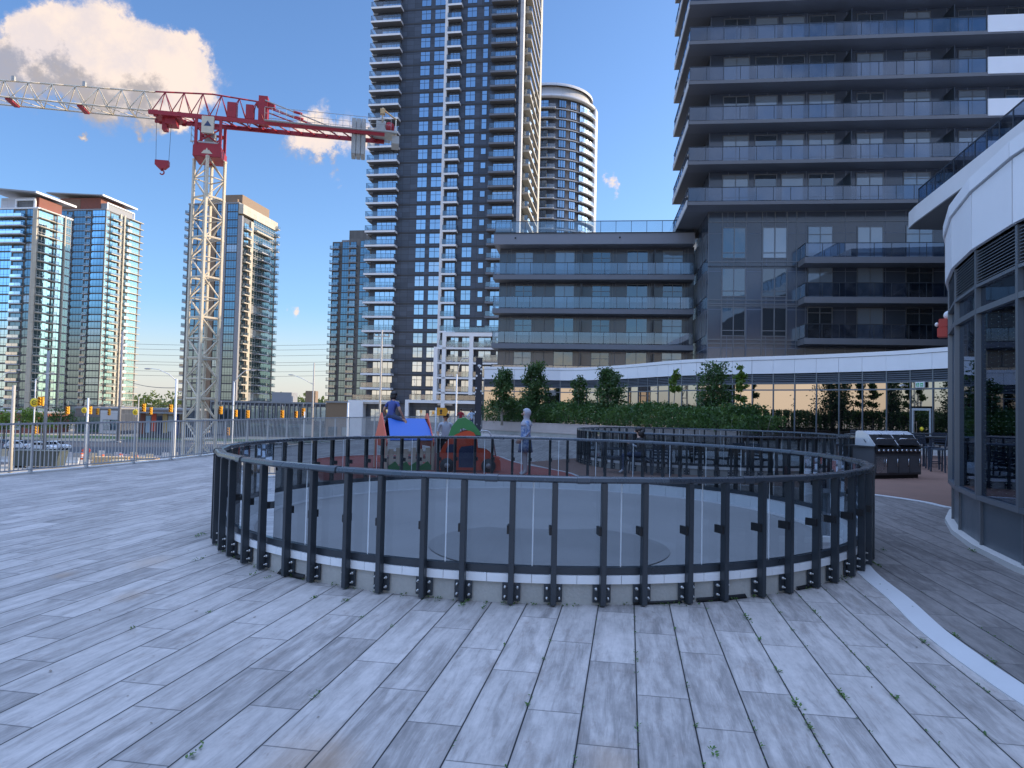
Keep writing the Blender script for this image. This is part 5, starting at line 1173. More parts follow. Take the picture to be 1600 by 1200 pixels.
def cross2(t_, H):
    mb = MB()
    for k in range(4): mb.box(-.5, .6, -.06, .06, H - .6 - k * 2.3, H - .45 - k * 2.3, 'pole_grey')
    mb.build('crossarm', t_)
    for k in range(4):
        mb = MB(); mb.tube([(.6, 0, H - .5 - k * 2.3), (.9, 0, H - .3 - k * 2.3)], .1, 'pole_grey', 6); mb.build('insulator', t_)
pole('utility_pole', 76, 548, 120, .22, 'pole_grey', 'thick grey utility pole in front of the far left tower', 'utility pole')
pole('utility_pole', 192, 518, 165, .28, 'pole_grey', 'grey utility pole with side insulators before the sunlit cream side of the left tower', 'utility pole', None, cross2)
pole('utility_pole', 597, 516, 105, .13, 'pole_concrete', 'utility pole with cross arm in front of the tallest dark tower', 'utility pole', None, cross)
pole('utility_pole', 22, 602, 80, .17, 'pole_concrete', 'sunlit concrete pole near the left edge of the photo', 'utility pole')
pole('signal_post', 138, 622, 92, .12, 'pole_white', 'plain white post beside the red warning sign', 'post')
pole('signal_post', 217, 620, 92, .07, 'pole_concrete', 'slim sunlit post between the warning sign and the crane', 'post')
pole('signal_post', 544, 629, 85, .10, 'pole_white', 'short white post left of the playhouse behind the fence', 'post')
pole('signal_post', 476, 643, 96, .08, 'pole_white', 'thin white post under the signal cluster right of the crane', 'post')
# signals on span wires
def rope(name, a_, b_, sag, r, lab, cat, group=None, m='wire'):
    a_, b_ = Vector(a_), Vector(b_); mb = MB(); pts = []
    for k in range(17): f = k / 16; q = a_.lerp(b_, f); q.z -= sag * 4 * f * (1 - f); pts.append(q)
    mb.tube(pts, r, m, 4, cap=False); tag(mb.build(name), lab, cat, group)
def signal(px, py, d, lab, m='signal_yellow', sx=1.0, yaw=0.0):
    p = P(px, py, d); t_ = thing('traffic_signal', lab, 'traffic signal', (p.x, p.y, p.z), yaw, 'traffic signals at the crossing')
    mb = MB(); mb.box(-.17 * sx, .17 * sx, -.14, .14, -.54, .54, m); mb.build('housing', t_, .03)
    for k, c in enumerate(('lamp_red', 'sign_yellow', 'exit_green')):
        mb = MB(); mb.tube([(0, -.16, .34 - k * .34), (0, -.36, .32 - k * .34)], .135, m, 10, cap=False); o = mb.build('visor', t_); mb = MB(); mb.tube([(0, -.15, .34 - k * .34), (0, -.175, .34 - k * .34)], .12, c if k == 0 else 'black', 10); mb.build('lens', o)
    mb = MB(); mb.tube([(0, 0, .54), (0, 0, 1.3)], .03, 'pole_grey', 5); mb.build('hanger', t_)
SG = [(64, 627, 84, 'large yellow traffic signal beside the round yellow sign at left', 1.9), (106, 641, 100, 'yellow traffic signal in front of the dark bushy street tree', 1.2), (141, 641, 98, 'traffic signal mounted on the plain white post by the round sign', 1.2), (153, 643, 120, 'first of two small signals in front of the pale shop building', 1), (171, 644, 120, 'second of two small signals in front of the pale shop building', 1),
      (225, 637, 95, 'tall yellow traffic signal between the slim post and the crane', 1.2), (236, 642, 105, 'small yellow traffic signal right of the tall one by the slim post', 1), (267, 638, 98, 'yellow traffic signal at the left foot of the crane mast', 1.3), (345, 641, 98, 'yellow traffic signal just right of the crane mast', 1.2), (369, 646, 108, 'yellow traffic signal behind the bent street lamp', 1), (387, 647, 98, 'yellow traffic signal under the bent street lamp head', 1.3), (441, 647, 98, 'yellow traffic signal hanging left of the signal cluster', 1.3), (463, 648, 105, 'small signal at the left of the cluster near the thin white post', 1), (474, 644, 98, 'larger signal at the right of the cluster near the thin white post', 1.2), (357, 674, 98, 'low yellow signal box on the bent street lamp post', 1.1), (57, 672, 98, 'low yellow signal box on the left street lamp post', 1.1)]
for (x, y, d, lab, s) in SG: signal(x, y, d, lab, sx=s)
for (x0, y0, x1, y1, d, lab) in ((22, 625, 141, 634, 98, 'sagging span wire for signals at left'), (141, 632, 276, 632, 98, 'span wire for signals between white post and crane'), (330, 630, 491, 636, 98, 'span wire for signals right of the crane'), (366, 662, 398, 650, 105, None)):
    if lab: rope('span_wire', P(x0, y0, d), P(x1, y1, d), .35, .03, lab, 'wire')
def disc(px, py, d, r, lab):
    p = P(px, py, d); t_ = thing('round_sign', lab, 'sign', (p.x, p.y, p.z))
    mb = MB(); mb.tube([(0, 0, 0), (0, -.05, 0)], r, 'sign_yellow', 20); mb.build('panel', t_)
    mb = MB(); mb.lathe([(r * .55, 0), (r * .55, .012), (r * .42, .012), (r * .42, 0)], 'black', 20, 20, 340, close=True)
    for v in (-1, 1): mb.box(-r * .28, r * .28, v * r * .12 - r * .05, v * r * .12 + r * .05, 0, .012, 'black')
    o = mb.build('symbol', t_); o.rotation_euler = (PI / 2, 0, 0); o.location = (0, -.053, 0)
    mb = MB(); mb.box(-.03, .03, 0, .06, -r - .3, r + .7, 'pole_grey'); mb.build('bracket', t_)
disc(54, 629, 84, .52, 'biggest round yellow sign with black symbol beside the large yellow signal'); disc(132, 641, 97, .40, 'round yellow sign with black symbol beside the plain white post'); disc(212, 644, 97, .40, 'round yellow sign with black symbol beside the slim sunlit post')
def wires():
    for k, (ya, yb) in enumerate(((524, 529), (532, 536), (541, 545), (551, 556), (556, 560), (566, 570), (573, 577))):
        rope('power_line', P(-60, ya, 330), P(620, yb + 6, 360), 3.0, .07, 'thin dark power line strung across the sky behind the towers', 'power line', 'power lines across the low sky')
    rope('power_line', P(192, 592, 165), P(276, 606, 92), .6, .045, 'lower single wire from the grey utility pole to the lamp beside the crane', 'power line')
wires()
def car(px, d, yaw, body, lab):
    p = P(px, 700, d); t_ = thing('parked_car', lab, 'car', (p.x, p.y, GZ + .03), R(yaw), 'cars on the road beyond the fence')
    pr = [(-2.35, .35), (-2.4, .8), (-2.25, .98), (-1.9, 1.04), (-1.5, 1.6), (-1.1, 1.68), (.4, 1.66), (1.2, 1.06), (2.1, .92), (2.38, .7), (2.4, .35)]
    mb = MB(); mb.prism(pr, -.9, .9, body, Matrix.Rotation(PI / 2, 4, 'X')); mb.build('body', t_, .06)
    for s in (-1, 1):
        for (v) in ([(-1.42, 1.08), (-1.2, 1.54), (-.4, 1.56), (-.4, 1.08)], [(-.32, 1.08), (-.32, 1.56), (.36, 1.54), (.95, 1.08)]):
            mb = MB(); mb.add([(x, s * .912, z) for x, z in v], [(0, 1, 2, 3)], 'car_glass'); mb.build('window', t_)
        for x in (-1.45, 1.5):
            mb = MB(); mb.tube([(x, s * .72, .34), (x, s * .93, .34)], .34, 'tyre', 14); o = mb.build('wheel', t_); mb = MB(); mb.tube([(x, s * .925, .34), (x, s * .94, .34)], .2, 'galv', 10); mb.build('rim', o)
        mb = MB(); mb.box(2.3, 2.42, s * .72 - .16, s * .72 + .16, .66, .8, 'lamp_clear'); mb.build('headlight', t_); mb = MB(); mb.box(-2.44, -2.3, s * .74 - .14, s * .74 + .14, .74, .92, 'lamp_red'); mb.build('tail_light', t_)
    mb = MB(); mb.add([(.45, -.78, 1.63), (1.22, -.8, 1.10), (1.22, .8, 1.10), (.45, .78, 1.63)], [(0, 1, 2, 3)], 'car_glass'); o = mb.build('windscreen', t_); o.location = (.02, 0, .03)
for (x, d, yw, b_, lab) in ((3, 138, 2, 'car_grey', 'dark car at the left edge of the road behind the fence'), (30, 136, 2, 'car_white', 'white car second from the left edge, behind the concrete pole'), (66, 134, 2, 'car_white', 'white car left of centre in the row, behind the left street lamp'), (88, 137, 2, 'car_white', 'white car at the right end of the row behind the fence'), (440, 150, 1, 'car_white', 'white car seen through the fence right of the crane'), (404, 152, 1, 'car_grey', 'grey car seen through the fence below the bent street lamp')):
    car(x, d, yw, b_, lab)
# construction clutter on the lot
t_ = thing('site_bin', 'large dark green dumpster just behind the fence at lower left', 'dumpster', (*P(60, 730, 101).xy, GZ + .01), R(4))
mb = MB(); mb.prism([(-3.2, 0.25), (-3.4, 2.3), (3.4, 2.3), (3.0, .25)], -1.2, 1.2, 'truck_dark', Matrix.Rotation(PI / 2, 4, 'X')); mb.build('body', t_, .03)
for k in range(8): mb = MB(); mb.box(-2.9 + k * .8, -2.78 + k * .8, -1.3, -1.2, .3, 2.25, 'truck_dark'); mb.build('rib', t_)
mb = MB(); mb.box(-3.5, 3.5, -1.28, 1.28, 2.3, 2.42, 'truck_dark'); mb.build('rim', t_)
for x in (-2.5, 2.4): mb = MB(); mb.tube([(x, -1, .14), (x, 1, .14)], .14, 'tyre', 8); mb.build('roller', t_)
def warn(px, py, d):
    p = P(px, py, d); H = p.z - GZ; t_ = thing('warning_sign', 'red diamond road work sign on a stand beyond the fence', 'sign', (p.x, p.y, GZ + .01))
    s = .78; mb = MB(); mb.prism([(0, -s), (s, 0), (0, s), (-s, 0)], -.02, .02, 'sign_red', T((0, 0, H)) @ Matrix.Rotation(PI / 2, 4, 'X')); mb.build('panel', t_)
    mb = MB(); mb.prism([(-.12, -.3), (.12, -.3), (.12, .05), (.3, .05), (0, .36), (-.3, .05), (-.12, .05)], .021, .026, 'black', T((0, 0, H)) @ Matrix.Rotation(PI / 2, 4, 'X')); mb.build('symbol', t_)
    for x in (-.35, .35): mb = MB(); mb.tube([(x, 0, 0), (x * .4, 0, H - .2)], .04, 'galv', 6); mb.build('leg', t_)
warn(135, 704, 112)
random.seed(21)
def stack(px, py, d, n, L, m, lab, yaw):
    p = P(px, py, d); t_ = thing('lumber_stack', lab, 'lumber stack', (p.x, p.y, GZ + .01), R(yaw))
    for k in range(4): mb = MB(); mb.box(-L * .45 + k * L * .3, -L * .45 + k * L * .3 + .12, -.9, .9, 0, .12, 'lumber'); mb.build('bearer', t_)
    for i in range(n):
        for j in range(5): mb = MB(); e = random.uniform(-.15, .15); mb.box(-L / 2 + e, L / 2 + e, -.9 + j * .36, -.9 + j * .36 + .33, .12 + i * .2, .12 + i * .2 + .18, m); mb.build('plank', t_)
stack(176, 725, 104, 7, 5.0, 'lumber', 'sunlit stack of orange brown lumber behind the fence, left of the slim post', 8); stack(205, 727, 101, 6, 5, 'lumber_pale', 'sunlit stack of pale lumber right of the orange brown one', -6); stack(246, 722, 103, 5, 4.4, 'lumber_pale', 'small stack of pale lumber beside the crane foot', 20); stack(222, 705, 112, 4, 5, 'lumber', 'far lumber stack on the lot beyond the nearer two', 0)
hoard = MB(); pa, pb = P(0, 712, 116.2), P(330, 690, 117.5)
t_ = thing('site_hoarding', 'low row of pale site boards and rails along the far side of the sunlit lot', 'hoarding', (0, 0, 0))
for k in range(26):
    q = pa.lerp(pb, k / 26); L = (pb - pa).length / 26; mb = MB(); h_ = random.uniform(.8, 1.5); mb.box(q.x, q.x + L * .9, q.y - .06, q.y + .06, GZ + .02, GZ + h_, random.choice(('concrete_pale', 'lumber_pale', 'pavement', 'cloth_white'))); mb.build('board', t_)
for k in range(9):
    x = -5 + k * 27; p = P(x + random.uniform(-6, 6), 690, random.uniform(112, 119)); t_ = thing('traffic_barrel', 'orange traffic barrel with white bands on the road edge beyond the fence', 'traffic barrel', (p.x, p.y, GZ + .03), 0, 'orange barrels along the road')
    mb = MB(); mb.lathe([(.34, 0), (.3, .1), (.28, .5), (.24, 1.0), (.1, 1.05), (0, 1.05)], 'barrel_orange', 12); mb.build('body', t_)
    mb = MB(); mb.lathe([(.295, .3), (.285, .46)], 'paint_white', 12); mb.lathe([(.275, .62), (.262, .78)], 'paint_white', 12); mb.build('band', t_)
for k, (x, d, lab) in enumerate(((14, 108, 'concrete barrier at the left of the sunlit lot'), (104, 109, 'concrete barrier right of the dumpster'), (268, 108, 'concrete barrier near the crane foot'))):
    p = P(x, 700, d); mb = MB(); mb.prism([(-.3, 0), (-.28, .12), (-.12, .4), (-.08, .85), (.08, .85), (.12, .4), (.28, .12), (.3, 0)], -2, 2, 'concrete_pale', T((p.x, p.y, GZ + .02)) @ Rz(PI / 2) @ Matrix.Rotation(PI / 2, 4, 'X')); tag(mb.build('concrete_barrier'), lab, 'barrier')
# ================================================================== PEOPLE
def hand(edges_add, wrist, dirv, side, s):
    """palm, four unequal curled fingers and a thumb from the side of the palm"""
    d = Vector(dirv).normalized(); sd = Vector(side); sd = (sd - d * sd.dot(d)).normalized(); nn = d.cross(sd)
    palm = wrist + d * .055 * s; out = [('palm', wrist, palm, .026 * s, .030 * s)]
    for k, L in enumerate((.066, .074, .070, .054)):
        b = palm + d * .03 * s + sd * (.030 - .020 * k) * s; m_ = b + d * L * .55 * s + nn * .008 * s; e = m_ + d * L * .4 * s + nn * .025 * s
        out += [('f', palm, b, None, .010 * s), ('f', b, m_, None, .009 * s), ('f', m_, e, None, .007 * s)]
    tb = wrist + d * .03 * s + sd * .034 * s; te = tb + d * .035 * s + sd * .018 * s
    out += [('f', wrist + d * .012 * s, tb, None, .012 * s), ('f', tb, te, None, .009 * s)]
    return out
def person(label, loc, rz, J, cloth, s=1.0, hair='short', group=None, extra=None):
    """J: joint positions in metres (already at size), facing -y. cloth: materials by body zone. One skinned surface."""
    V = []; RAD = []; E = []; ZONE = []; idx = {}
    def v(name, p, r):
        idx[name] = len(V); V.append(Vector(p)); RAD.append(r); return idx[name]
    def e(a, b, z): E.append((idx[a], idx[b])); ZONE.append((V[idx[a]], V[idx[b]], z))
    j = {k: Vector(p) for k, p in J.items()}
    w_ = cloth.get('girth', 1.0)
    v('pelvis', j['pelvis'], .135 * s * w_); v('waist', j['pelvis'].lerp(j['chest'], .45), .115 * s * w_); v('chest', j['chest'], .135 * s * w_); v('neckb', j['neck'], .062 * s)
    nd = (j['head'] - j['neck']); v('necku', j['neck'] + nd * .40, .048 * s)
    v('jaw', j['neck'] + nd * .72, .070 * s); v('head', j['head'] + nd.normalized() * .01 * s, .090 * s); v('crown', j['head'] + nd.normalized() * .075 * s, .066 * s)
    e('pelvis', 'waist', 'top'); e('waist', 'chest', 'top'); e('chest', 'neckb', 'top'); e('neckb', 'necku', 'skin'); e('necku', 'jaw', 'skin'); e('jaw', 'head', 'skin'); e('head', 'crown', 'skin')
    for sd in 'LR':
        v('sh' + sd, j['sh' + sd], .058 * s * w_); v('el' + sd, j['el' + sd], .043 * s); v('wr' + sd, j['wr' + sd], .028 * s)
        e('chest', 'sh' + sd, 'top'); mid = j['sh' + sd].lerp(j['el' + sd], .6)
        v('um' + sd, mid, .047 * s); e('sh' + sd, 'um' + sd, 'top'); e('um' + sd, 'el' + sd, 'sleeve'); e('el' + sd, 'wr' + sd, 'sleeve2')
        dv = j['wr' + sd] - j['el' + sd]; fwd = Vector((0, -1, 0)); n = 0
        for (nm, a_, b_, r0, r1) in hand(None, j['wr' + sd], dv, fwd, s):
            ka = min(idx, key=lambda q: (V[idx[q]] - a_).length); kb = 'h%s%d' % (sd, n); n += 1
            v(kb, b_, r1); e(ka, kb, 'skin')
        v('hip' + sd, j['hip' + sd], .088 * s * w_); v('kn' + sd, j['kn' + sd], .060 * s); v('an' + sd, j['an' + sd], .040 * s); v('to' + sd, j['to' + sd], .034 * s)
        v('ca' + sd, j['kn' + sd].lerp(j['an' + sd], .3), .056 * s); v('ba' + sd, j['an' + sd] + (j['an' + sd] - j['to' + sd]) * .12 + Vector((0, 0, -.03 * s)), .036 * s)
        e('pelvis', 'hip' + sd, 'legs'); e('hip' + sd, 'kn' + sd, 'legs'); e('kn' + sd, 'ca' + sd, 'legs2'); e('ca' + sd, 'an' + sd, 'legs2'); e('an' + sd, 'to' + sd, 'shoe'); e('an' + sd, 'ba' + sd, 'shoe')
    me = bpy.data.meshes.new('person'); me.from_pydata([tuple(p) for p in V], E, []); me.update()
    o = bpy.data.objects.new('person', me); COL.objects.link(o)
    sk = o.modifiers.new('s', 'SKIN'); sk.use_smooth_shade = True; sb = o.modifiers.new('u', 'SUBSURF'); sb.levels = sb.render_levels = 1
    for i, d in enumerate(me.skin_vertices[0].data): d.radius = (RAD[i], RAD[i] * (.86 if i < 3 else 1)); d.use_root = (i == 0)
    bpy.context.view_layer.update(); dg = bpy.context.evaluated_depsgraph_get()
    m2 = bpy.data.meshes.new_from_object(o.evaluated_get(dg)); m2.name = 'person'
    o.modifiers.clear(); o.data = m2; m2.materials.clear(); zs = []
    for z in ('top', 'sleeve', 'sleeve2', 'legs', 'legs2', 'shoe', 'skin'):
        mt = cloth.get(z, 'skin'); m2.materials.append(M[mt]); zs.append(z)
    for p_ in m2.polygons:
        c = p_.center; best = None
        for (a_, b_, z) in ZONE:
            ab = b_ - a_; t_ = max(0, min(1, (c - a_).dot(ab) / max(1e-9, ab.length_squared))); dd = (a_ + ab * t_ - c).length
            if best is None or dd < best[0]: best = (dd, z)
        p_.material_index = zs.index(best[1]); p_.use_smooth = True
    o.location = loc; o.rotation_euler = (0, 0, rz); tag(o, label, 'person', group)
    hd = j['head']; up = nd.normalized(); Hm = T(hd) @ Rz(cloth.get('turn', 0))
    fm = MB()
    for x in (-.032, .032): fm.ball((x * s, -.083 * s, .012 * s), (.012 * s, .008 * s, .008 * s), 'eye', 8, 5, Hm)
    fm.ball((0, -.098 * s, -.018 * s), (.013 * s, .02 * s, .020 * s), cloth.get('skin', 'skin'), 8, 6, Hm); fm.box(-.022 * s, .022 * s, -.090 * s, -.08 * s, -.056 * s, -.048 * s, 'terracotta', Hm)
    for x in (-.088, .088): fm.ball((x * s, 0, -.005 * s), (.012 * s, .022 * s, .03 * s), cloth.get('skin', 'skin'), 8, 6, Hm)
    fm.build('face', o)
    hm = MB()
    if hair == 'short': hm.ball((0, .012 * s, .035 * s), (.099 * s, .104 * s, .088 * s), 'hair', 16, 10, Hm)
    elif hair == 'bob':
        hm.ball((0, .018 * s, .03 * s), (.112 * s, .112 * s, .10 * s), 'hair', 16, 10, Hm); hm.ball((0, .045 * s, -.05 * s), (.115 * s, .085 * s, .11 * s), 'hair', 16, 10, Hm)
    elif hair == 'long':
        hm.ball((0, .018 * s, .03 * s), (.108 * s, .11 * s, .098 * s), 'hair', 16, 10, Hm); hm.tube([(0, .05 * s, .02 * s), (0, .085 * s, -.12 * s), (0, .09 * s, -.27 * s)], [.10 * s, .10 * s, .05 * s], 'hair', 12)
        for i in range(len(hm.v)):
            if i >= 11 * 16: hm.v[i] = tuple(Hm @ Vector(hm.v[i]))
    elif hair == 'cap':
        hm.ball((0, .02 * s, .02 * s), (.098 * s, .10 * s, .085 * s), 'hair', 16, 10, Hm); hm.ball((0, 0, .06 * s), (.105 * s, .11 * s, .062 * s), 'cloth_black', 16, 8, Hm); hm.ball((0, -.12 * s, .052 * s), (.08 * s, .08 * s, .012 * s), 'cloth_black', 12, 6, Hm)
    if hm.v: hm.build('hair' if hair != 'cap' else 'cap', o)
    if extra: extra(o, Hm, s)
    return o
def stand(h, arms=None, lean=0):
    k = h / 1.7
    J = {'pelvis': (0, 0, .95), 'chest': (0, .0 - lean, 1.27), 'neck': (0, .015 - lean, 1.43), 'head': (0, -.005 - lean, 1.60), 'shL': (.175, .01 - lean, 1.38), 'shR': (-.175, .01 - lean, 1.38), 'elL': (.235, .04, 1.11), 'elR': (-.235, .04, 1.11), 'wrL': (.235, -.06, .88), 'wrR': (-.235, -.06, .88),
         'hipL': (.092, 0, .89), 'hipR': (-.092, 0, .89), 'knL': (.10, -.02, .48), 'knR': (-.10, -.02, .48), 'anL': (.105, .02, .085), 'anR': (-.105, .02, .085), 'toL': (.13, -.13, .035), 'toR': (-.13, -.13, .035)}
    if arms: J.update(arms)
    return {a: tuple(c * k for c in p) for a, p in J.items()}
def hijab(o, Hm, s):
    mb = MB(); mb.ball((0, .022 * s, .018 * s), (.116 * s, .118 * s, .125 * s), 'hijab', 18, 12, Hm)
    keep = MB(); keep.lathe([(.105 * s, -.02 * s), (.10 * s, -.09 * s), (.085 * s, -.13 * s), (.12 * s, -.18 * s), (.165 * s, -.235 * s), (.19 * s, -.30 * s), (.185 * s, -.31 * s)], 'hijab', 20)
    b = len(mb.v); mb.add([(x, y * .85 + .02 * s, z) for x, y, z in keep.v], keep.f, 'hijab', True, Hm)
    # open the front for the face: push the fabric behind the face plane
    for i, p in enumerate(mb.v):
        q = Hm.inverted() @ Vector(p)
        if q.y < -.045 * s and abs(q.x) < .072 * s and -.085 * s < q.z < .075 * s: q.y = -.045 * s; mb.v[i] = tuple(Hm @ q)
    mb.build('hijab', o)
    tm = MB(); k = 1.66 / 1.7
    prof = [(.150, 1.36), (.160, 1.25), (.150, 1.08), (.175, .95), (.21, .78), (.235, .60), (.228, .60)]
    lm = MB(); lm.lathe([(r * k, z * k) for r, z in prof], 'tunic_cloth', 28)
    tm.add([(x * (1 + .04 * math.sin(9 * math.atan2(y, x)) * (z < 1)), y * .82, z) for x, y, z in lm.v], lm.f, 'tunic_cloth', True); tm.build('tunic', o)
wp = G(820, 743); 
person('woman in grey hijab, patterned blue tunic and white trousers behind nearest guardrail', (wp.x, wp.y, .004), R(-82), stand(1.66, {'elL': (.21, .05, 1.11), 'wrL': (.16, -.12, .93), 'elR': (-.21, .05, 1.11), 'wrR': (-.16, -.12, .93)}),
       {'top': 'tunic_cloth', 'sleeve': 'tunic_cloth', 'sleeve2': 'tunic_cloth', 'legs': 'cloth_white', 'legs2': 'cloth_white', 'shoe': 'cloth_white', 'skin': 'skin_pale'}, 1.66 / 1.7, 'none', extra=hijab)
# boy astride the roof ridge of the playhouse, back to the camera
HX, HY, HR = -2.86, 19.25, R(24)
k = .80
JB = {'pelvis': (0, 0, .08), 'chest': (0, -.10, .36), 'neck': (0, -.11, .50), 'head': (.02, -.16, .645), 'shL': (.16, -.09, .45), 'shR': (-.16, -.09, .45), 'elL': (.25, -.02, .24), 'elR': (-.27, -.06, .25), 'wrL': (.24, -.16, .08), 'wrR': (-.30, -.18, .06),
      'hipL': (.10, -.02, .06), 'hipR': (-.10, -.02, .06), 'knL': (.33, -.24, -.04), 'knR': (-.33, -.24, -.04), 'anL': (.40, -.14, -.36), 'anR': (-.40, -.14, -.36), 'toL': (.42, -.28, -.40), 'toR': (-.42, -.28, -.40)}
q = T((HX, HY, 0)) @ Rz(HR) @ Vector((-.42, .0, 1.33))
person('boy in a blue t-shirt sitting on the blue playhouse roof with his back turned', q, R(150), JB, {'top': 'cloth_blue', 'sleeve': 'skin', 'sleeve2': 'skin', 'legs': 'denim', 'legs2': 'skin', 'shoe': 'shoe'}, .86, 'bob')
p = P(697, 640, 20.1)
person('child in a grey shirt and black cap standing between playhouse and toy car', (p.x, p.y, .004), R(20), stand(1.50, {'elL': (.26, -.02, 1.15), 'wrL': (.20, -.20, 1.02), 'elR': (-.25, .02, 1.12), 'wrR': (-.26, -.14, .95)}), {'top': 'cloth_grey', 'sleeve': 'cloth_grey', 'sleeve2': 'skin', 'legs': 'cloth_black', 'legs2': 'cloth_black', 'shoe': 'shoe'}, .9, 'cap')
def sit(h, seat, arms=None):
    k = h / 1.7; J = {'pelvis': (0, .02, .10), 'chest': (0, -.02, .42), 'neck': (0, -.03, .58), 'head': (0, -.07, .75), 'shL': (.175, -.02, .53), 'shR': (-.175, -.02, .53), 'elL': (.22, -.08, .27), 'elR': (-.22, -.08, .27), 'wrL': (.09, -.30, .30), 'wrR': (-.09, -.30, .30), 'hipL': (.09, -.02, .07), 'hipR': (-.09, -.02, .07),
         'knL': (.10, -.46, .09), 'knR': (-.10, -.46, .07), 'anL': (.10, -.50, -.36), 'anR': (-.10, -.42, -.36), 'toL': (.11, -.64, -.42), 'toR': (-.11, -.56, -.42)}
    if arms: J.update(arms)
    return {a: tuple(c * k for c in p_) for a, p_ in J.items()}
p = P(701, 690, 18.9)
person('small dark haired child seated inside the orange toy car', (p.x, p.y, .36), R(70), sit(1.12, .3), {'top': 'cloth_pale', 'sleeve': 'cloth_pale', 'sleeve2': 'skin', 'legs': 'cloth_black', 'legs2': 'cloth_black', 'shoe': 'shoe'}, .70, 'bob')
p = P(720, 660, 51)
person('person in a dark red top and black trousers standing at the far fence', (p.x, p.y, .002), R(170), stand(1.66, {'elL': (.30, -.02, 1.12), 'wrL': (.20, -.16, 1.02)}), {'top': 'cloth_red', 'sleeve': 'cloth_red', 'sleeve2': 'skin', 'legs': 'cloth_black', 'legs2': 'cloth_black', 'shoe': 'shoe'}, .97, 'short')
p = P(736.5, 660, 51)
person('person in light blue top and jeans, hand on hip, beside the dark column', (p.x, p.y, .002), R(200), stand(1.64, {'elL': (.36, .10, 1.13), 'wrL': (.16, .02, .98), 'elR': (-.36, .08, 1.13), 'wrR': (-.16, .0, .98)}), {'top': 'cloth_pale', 'sleeve': 'cloth_pale', 'sleeve2': 'cloth_pale', 'legs': 'denim', 'legs2': 'denim', 'shoe': 'shoe'}, .96, 'short')
# ================================================================== PLAYGROUND
h_ = thing('playhouse', 'colourful playhouse with blue roof, orange gable ends and a cream picket front', 'playhouse', (HX, HY, .004), HR)
XM = Matrix.Rotation(PI / 2, 4, 'X')
def gable(x):
    mb = MB(); Mx = T((x, 0, 0)) @ Rz(PI / 2) @ XM
    mb.prism([(-.62, .62), (.62, .62), (.70, .74), (.05, 1.50), (-.05, 1.50), (-.70, .74)], -.012, .012, 'play_orange', Mx)
    for y in (-.55, .42): mb.prism([(y, 0), (y + .14, 0), (y + .14, .62), (y, .62)], -.012, .012, 'play_orange', Mx)
    mb.prism([(-.41, .18), (.42, .18), (.42, .34), (-.41, .34)], -.012, .012, 'play_orange', Mx)
    return mb.build('gable_panel', h_)
gable(-.66); gable(.60)
for s in (-1, 1):
    mb = MB(); v = [(-.56, s * .60, .78), (.66, s * .60, .78), (.52, s * .05, 1.34), (-.50, s * .05, 1.34)]; n = Vector((0, s * .7, .7)) * .022
    mb.add(v + [tuple(Vector(q) + n) for q in v], [(0, 1, 2, 3), (4, 5, 6, 7), (0, 1, 5, 4), (1, 2, 6, 5), (2, 3, 7, 6), (3, 0, 4, 7)], 'play_blue' if s < 0 else 'play_navy'); mb.build('roof_panel', h_)
mb = MB(); mb.box(-.62, .58, -.06, .06, 1.315, 1.35, 'play_navy'); mb.build('ridge', h_)
mb = MB()
for i in range(6): x = -.58 + i * .2; mb.box(x, x + .125, -.565, -.54, .16, .56 + .035 * (i % 2), 'play_cream')
mb.box(-.6, .56, -.54, -.525, .22, .30, 'play_cream'); mb.box(-.6, .56, -.54, -.525, .42, .50, 'play_cream'); mb.build('picket_panel', h_)
mb = MB(); pts = [(-.6, 0)] + [(-.6 + i * .0975, .12 + .06 * ((i * 7) % 3)) for i in range(13)] + [(.57, 0)]; mb.prism(pts, .572, .592, 'play_green', XM); mb.build('bush_panel', h_)
mb = MB(); mb.box(-.5, .5, -.1, .3, .28, .31, 'play_navy'); mb.box(-.48, -.44, -.08, .28, .0, .28, 'galv'); mb.box(.44, .48, -.08, .28, .0, .28, 'galv'); mb.build('bench', h_)
for (x, y) in ((-.66, -.6), (-.66, .6), (.6, -.6), (.6, .6)): mb = MB(); mb.box(x - .03, x + .03, y - .03, y + .03, 0, .8, 'play_cream'); mb.build('post', h_)
cx0 = P(681, 735, 18.5).x
c_ = thing('toy_car', 'orange toy car with dark wheels and a green arched roof next to the playhouse', 'play car', (cx0, 18.55, .004), R(4))
side = [(0, .05), (.03, .38), (.16, .66), (.31, .85), (.5, .98), (.69, 1.06), (.84, 1.08), (.96, 1.03), (1.05, .88), (1.08, .60), (1.30, .58), (1.42, .50), (1.47, .42), (1.60, .40), (1.67, .30), (1.69, .05)]
for y in (0, .72):
    mb = MB(); mb.prism([(x, z) for x, z in side], -y - .018, -y, 'play_rust', XM)
    o = mb.build('side_panel', c_)
    mb = MB(); yy = y - .004 if y == 0 else y + .018
    mb.prism([(.58, .12), (1.0, .12), (1.0, .62), (.95, .70), (.64, .66), (.58, .56)], -yy - .004, -yy + .004, 'play_navy', XM); mb.prism([(.24, .50), (.50, .50), (.46, .72), (.34, .72), (.26, .62)], -yy - .004, -yy + .004, 'play_navy', XM); mb.build('opening_panel', o)
    for x in (.28, 1.36):
        mb = MB(); mb.tube([(x, y - (.05 if y == 0 else -.02), .17), (x, y - (.005 if y == 0 else -.06), .17)], .19, 'black', 18); o = mb.build('wheel', c_); mb = MB(); mb.tube([(x, y - (.062 if y == 0 else -.06), .17), (x, y - (.05 if y == 0 else -.075), .17)], .07, 'pole_grey', 12); mb.build('hub', o)
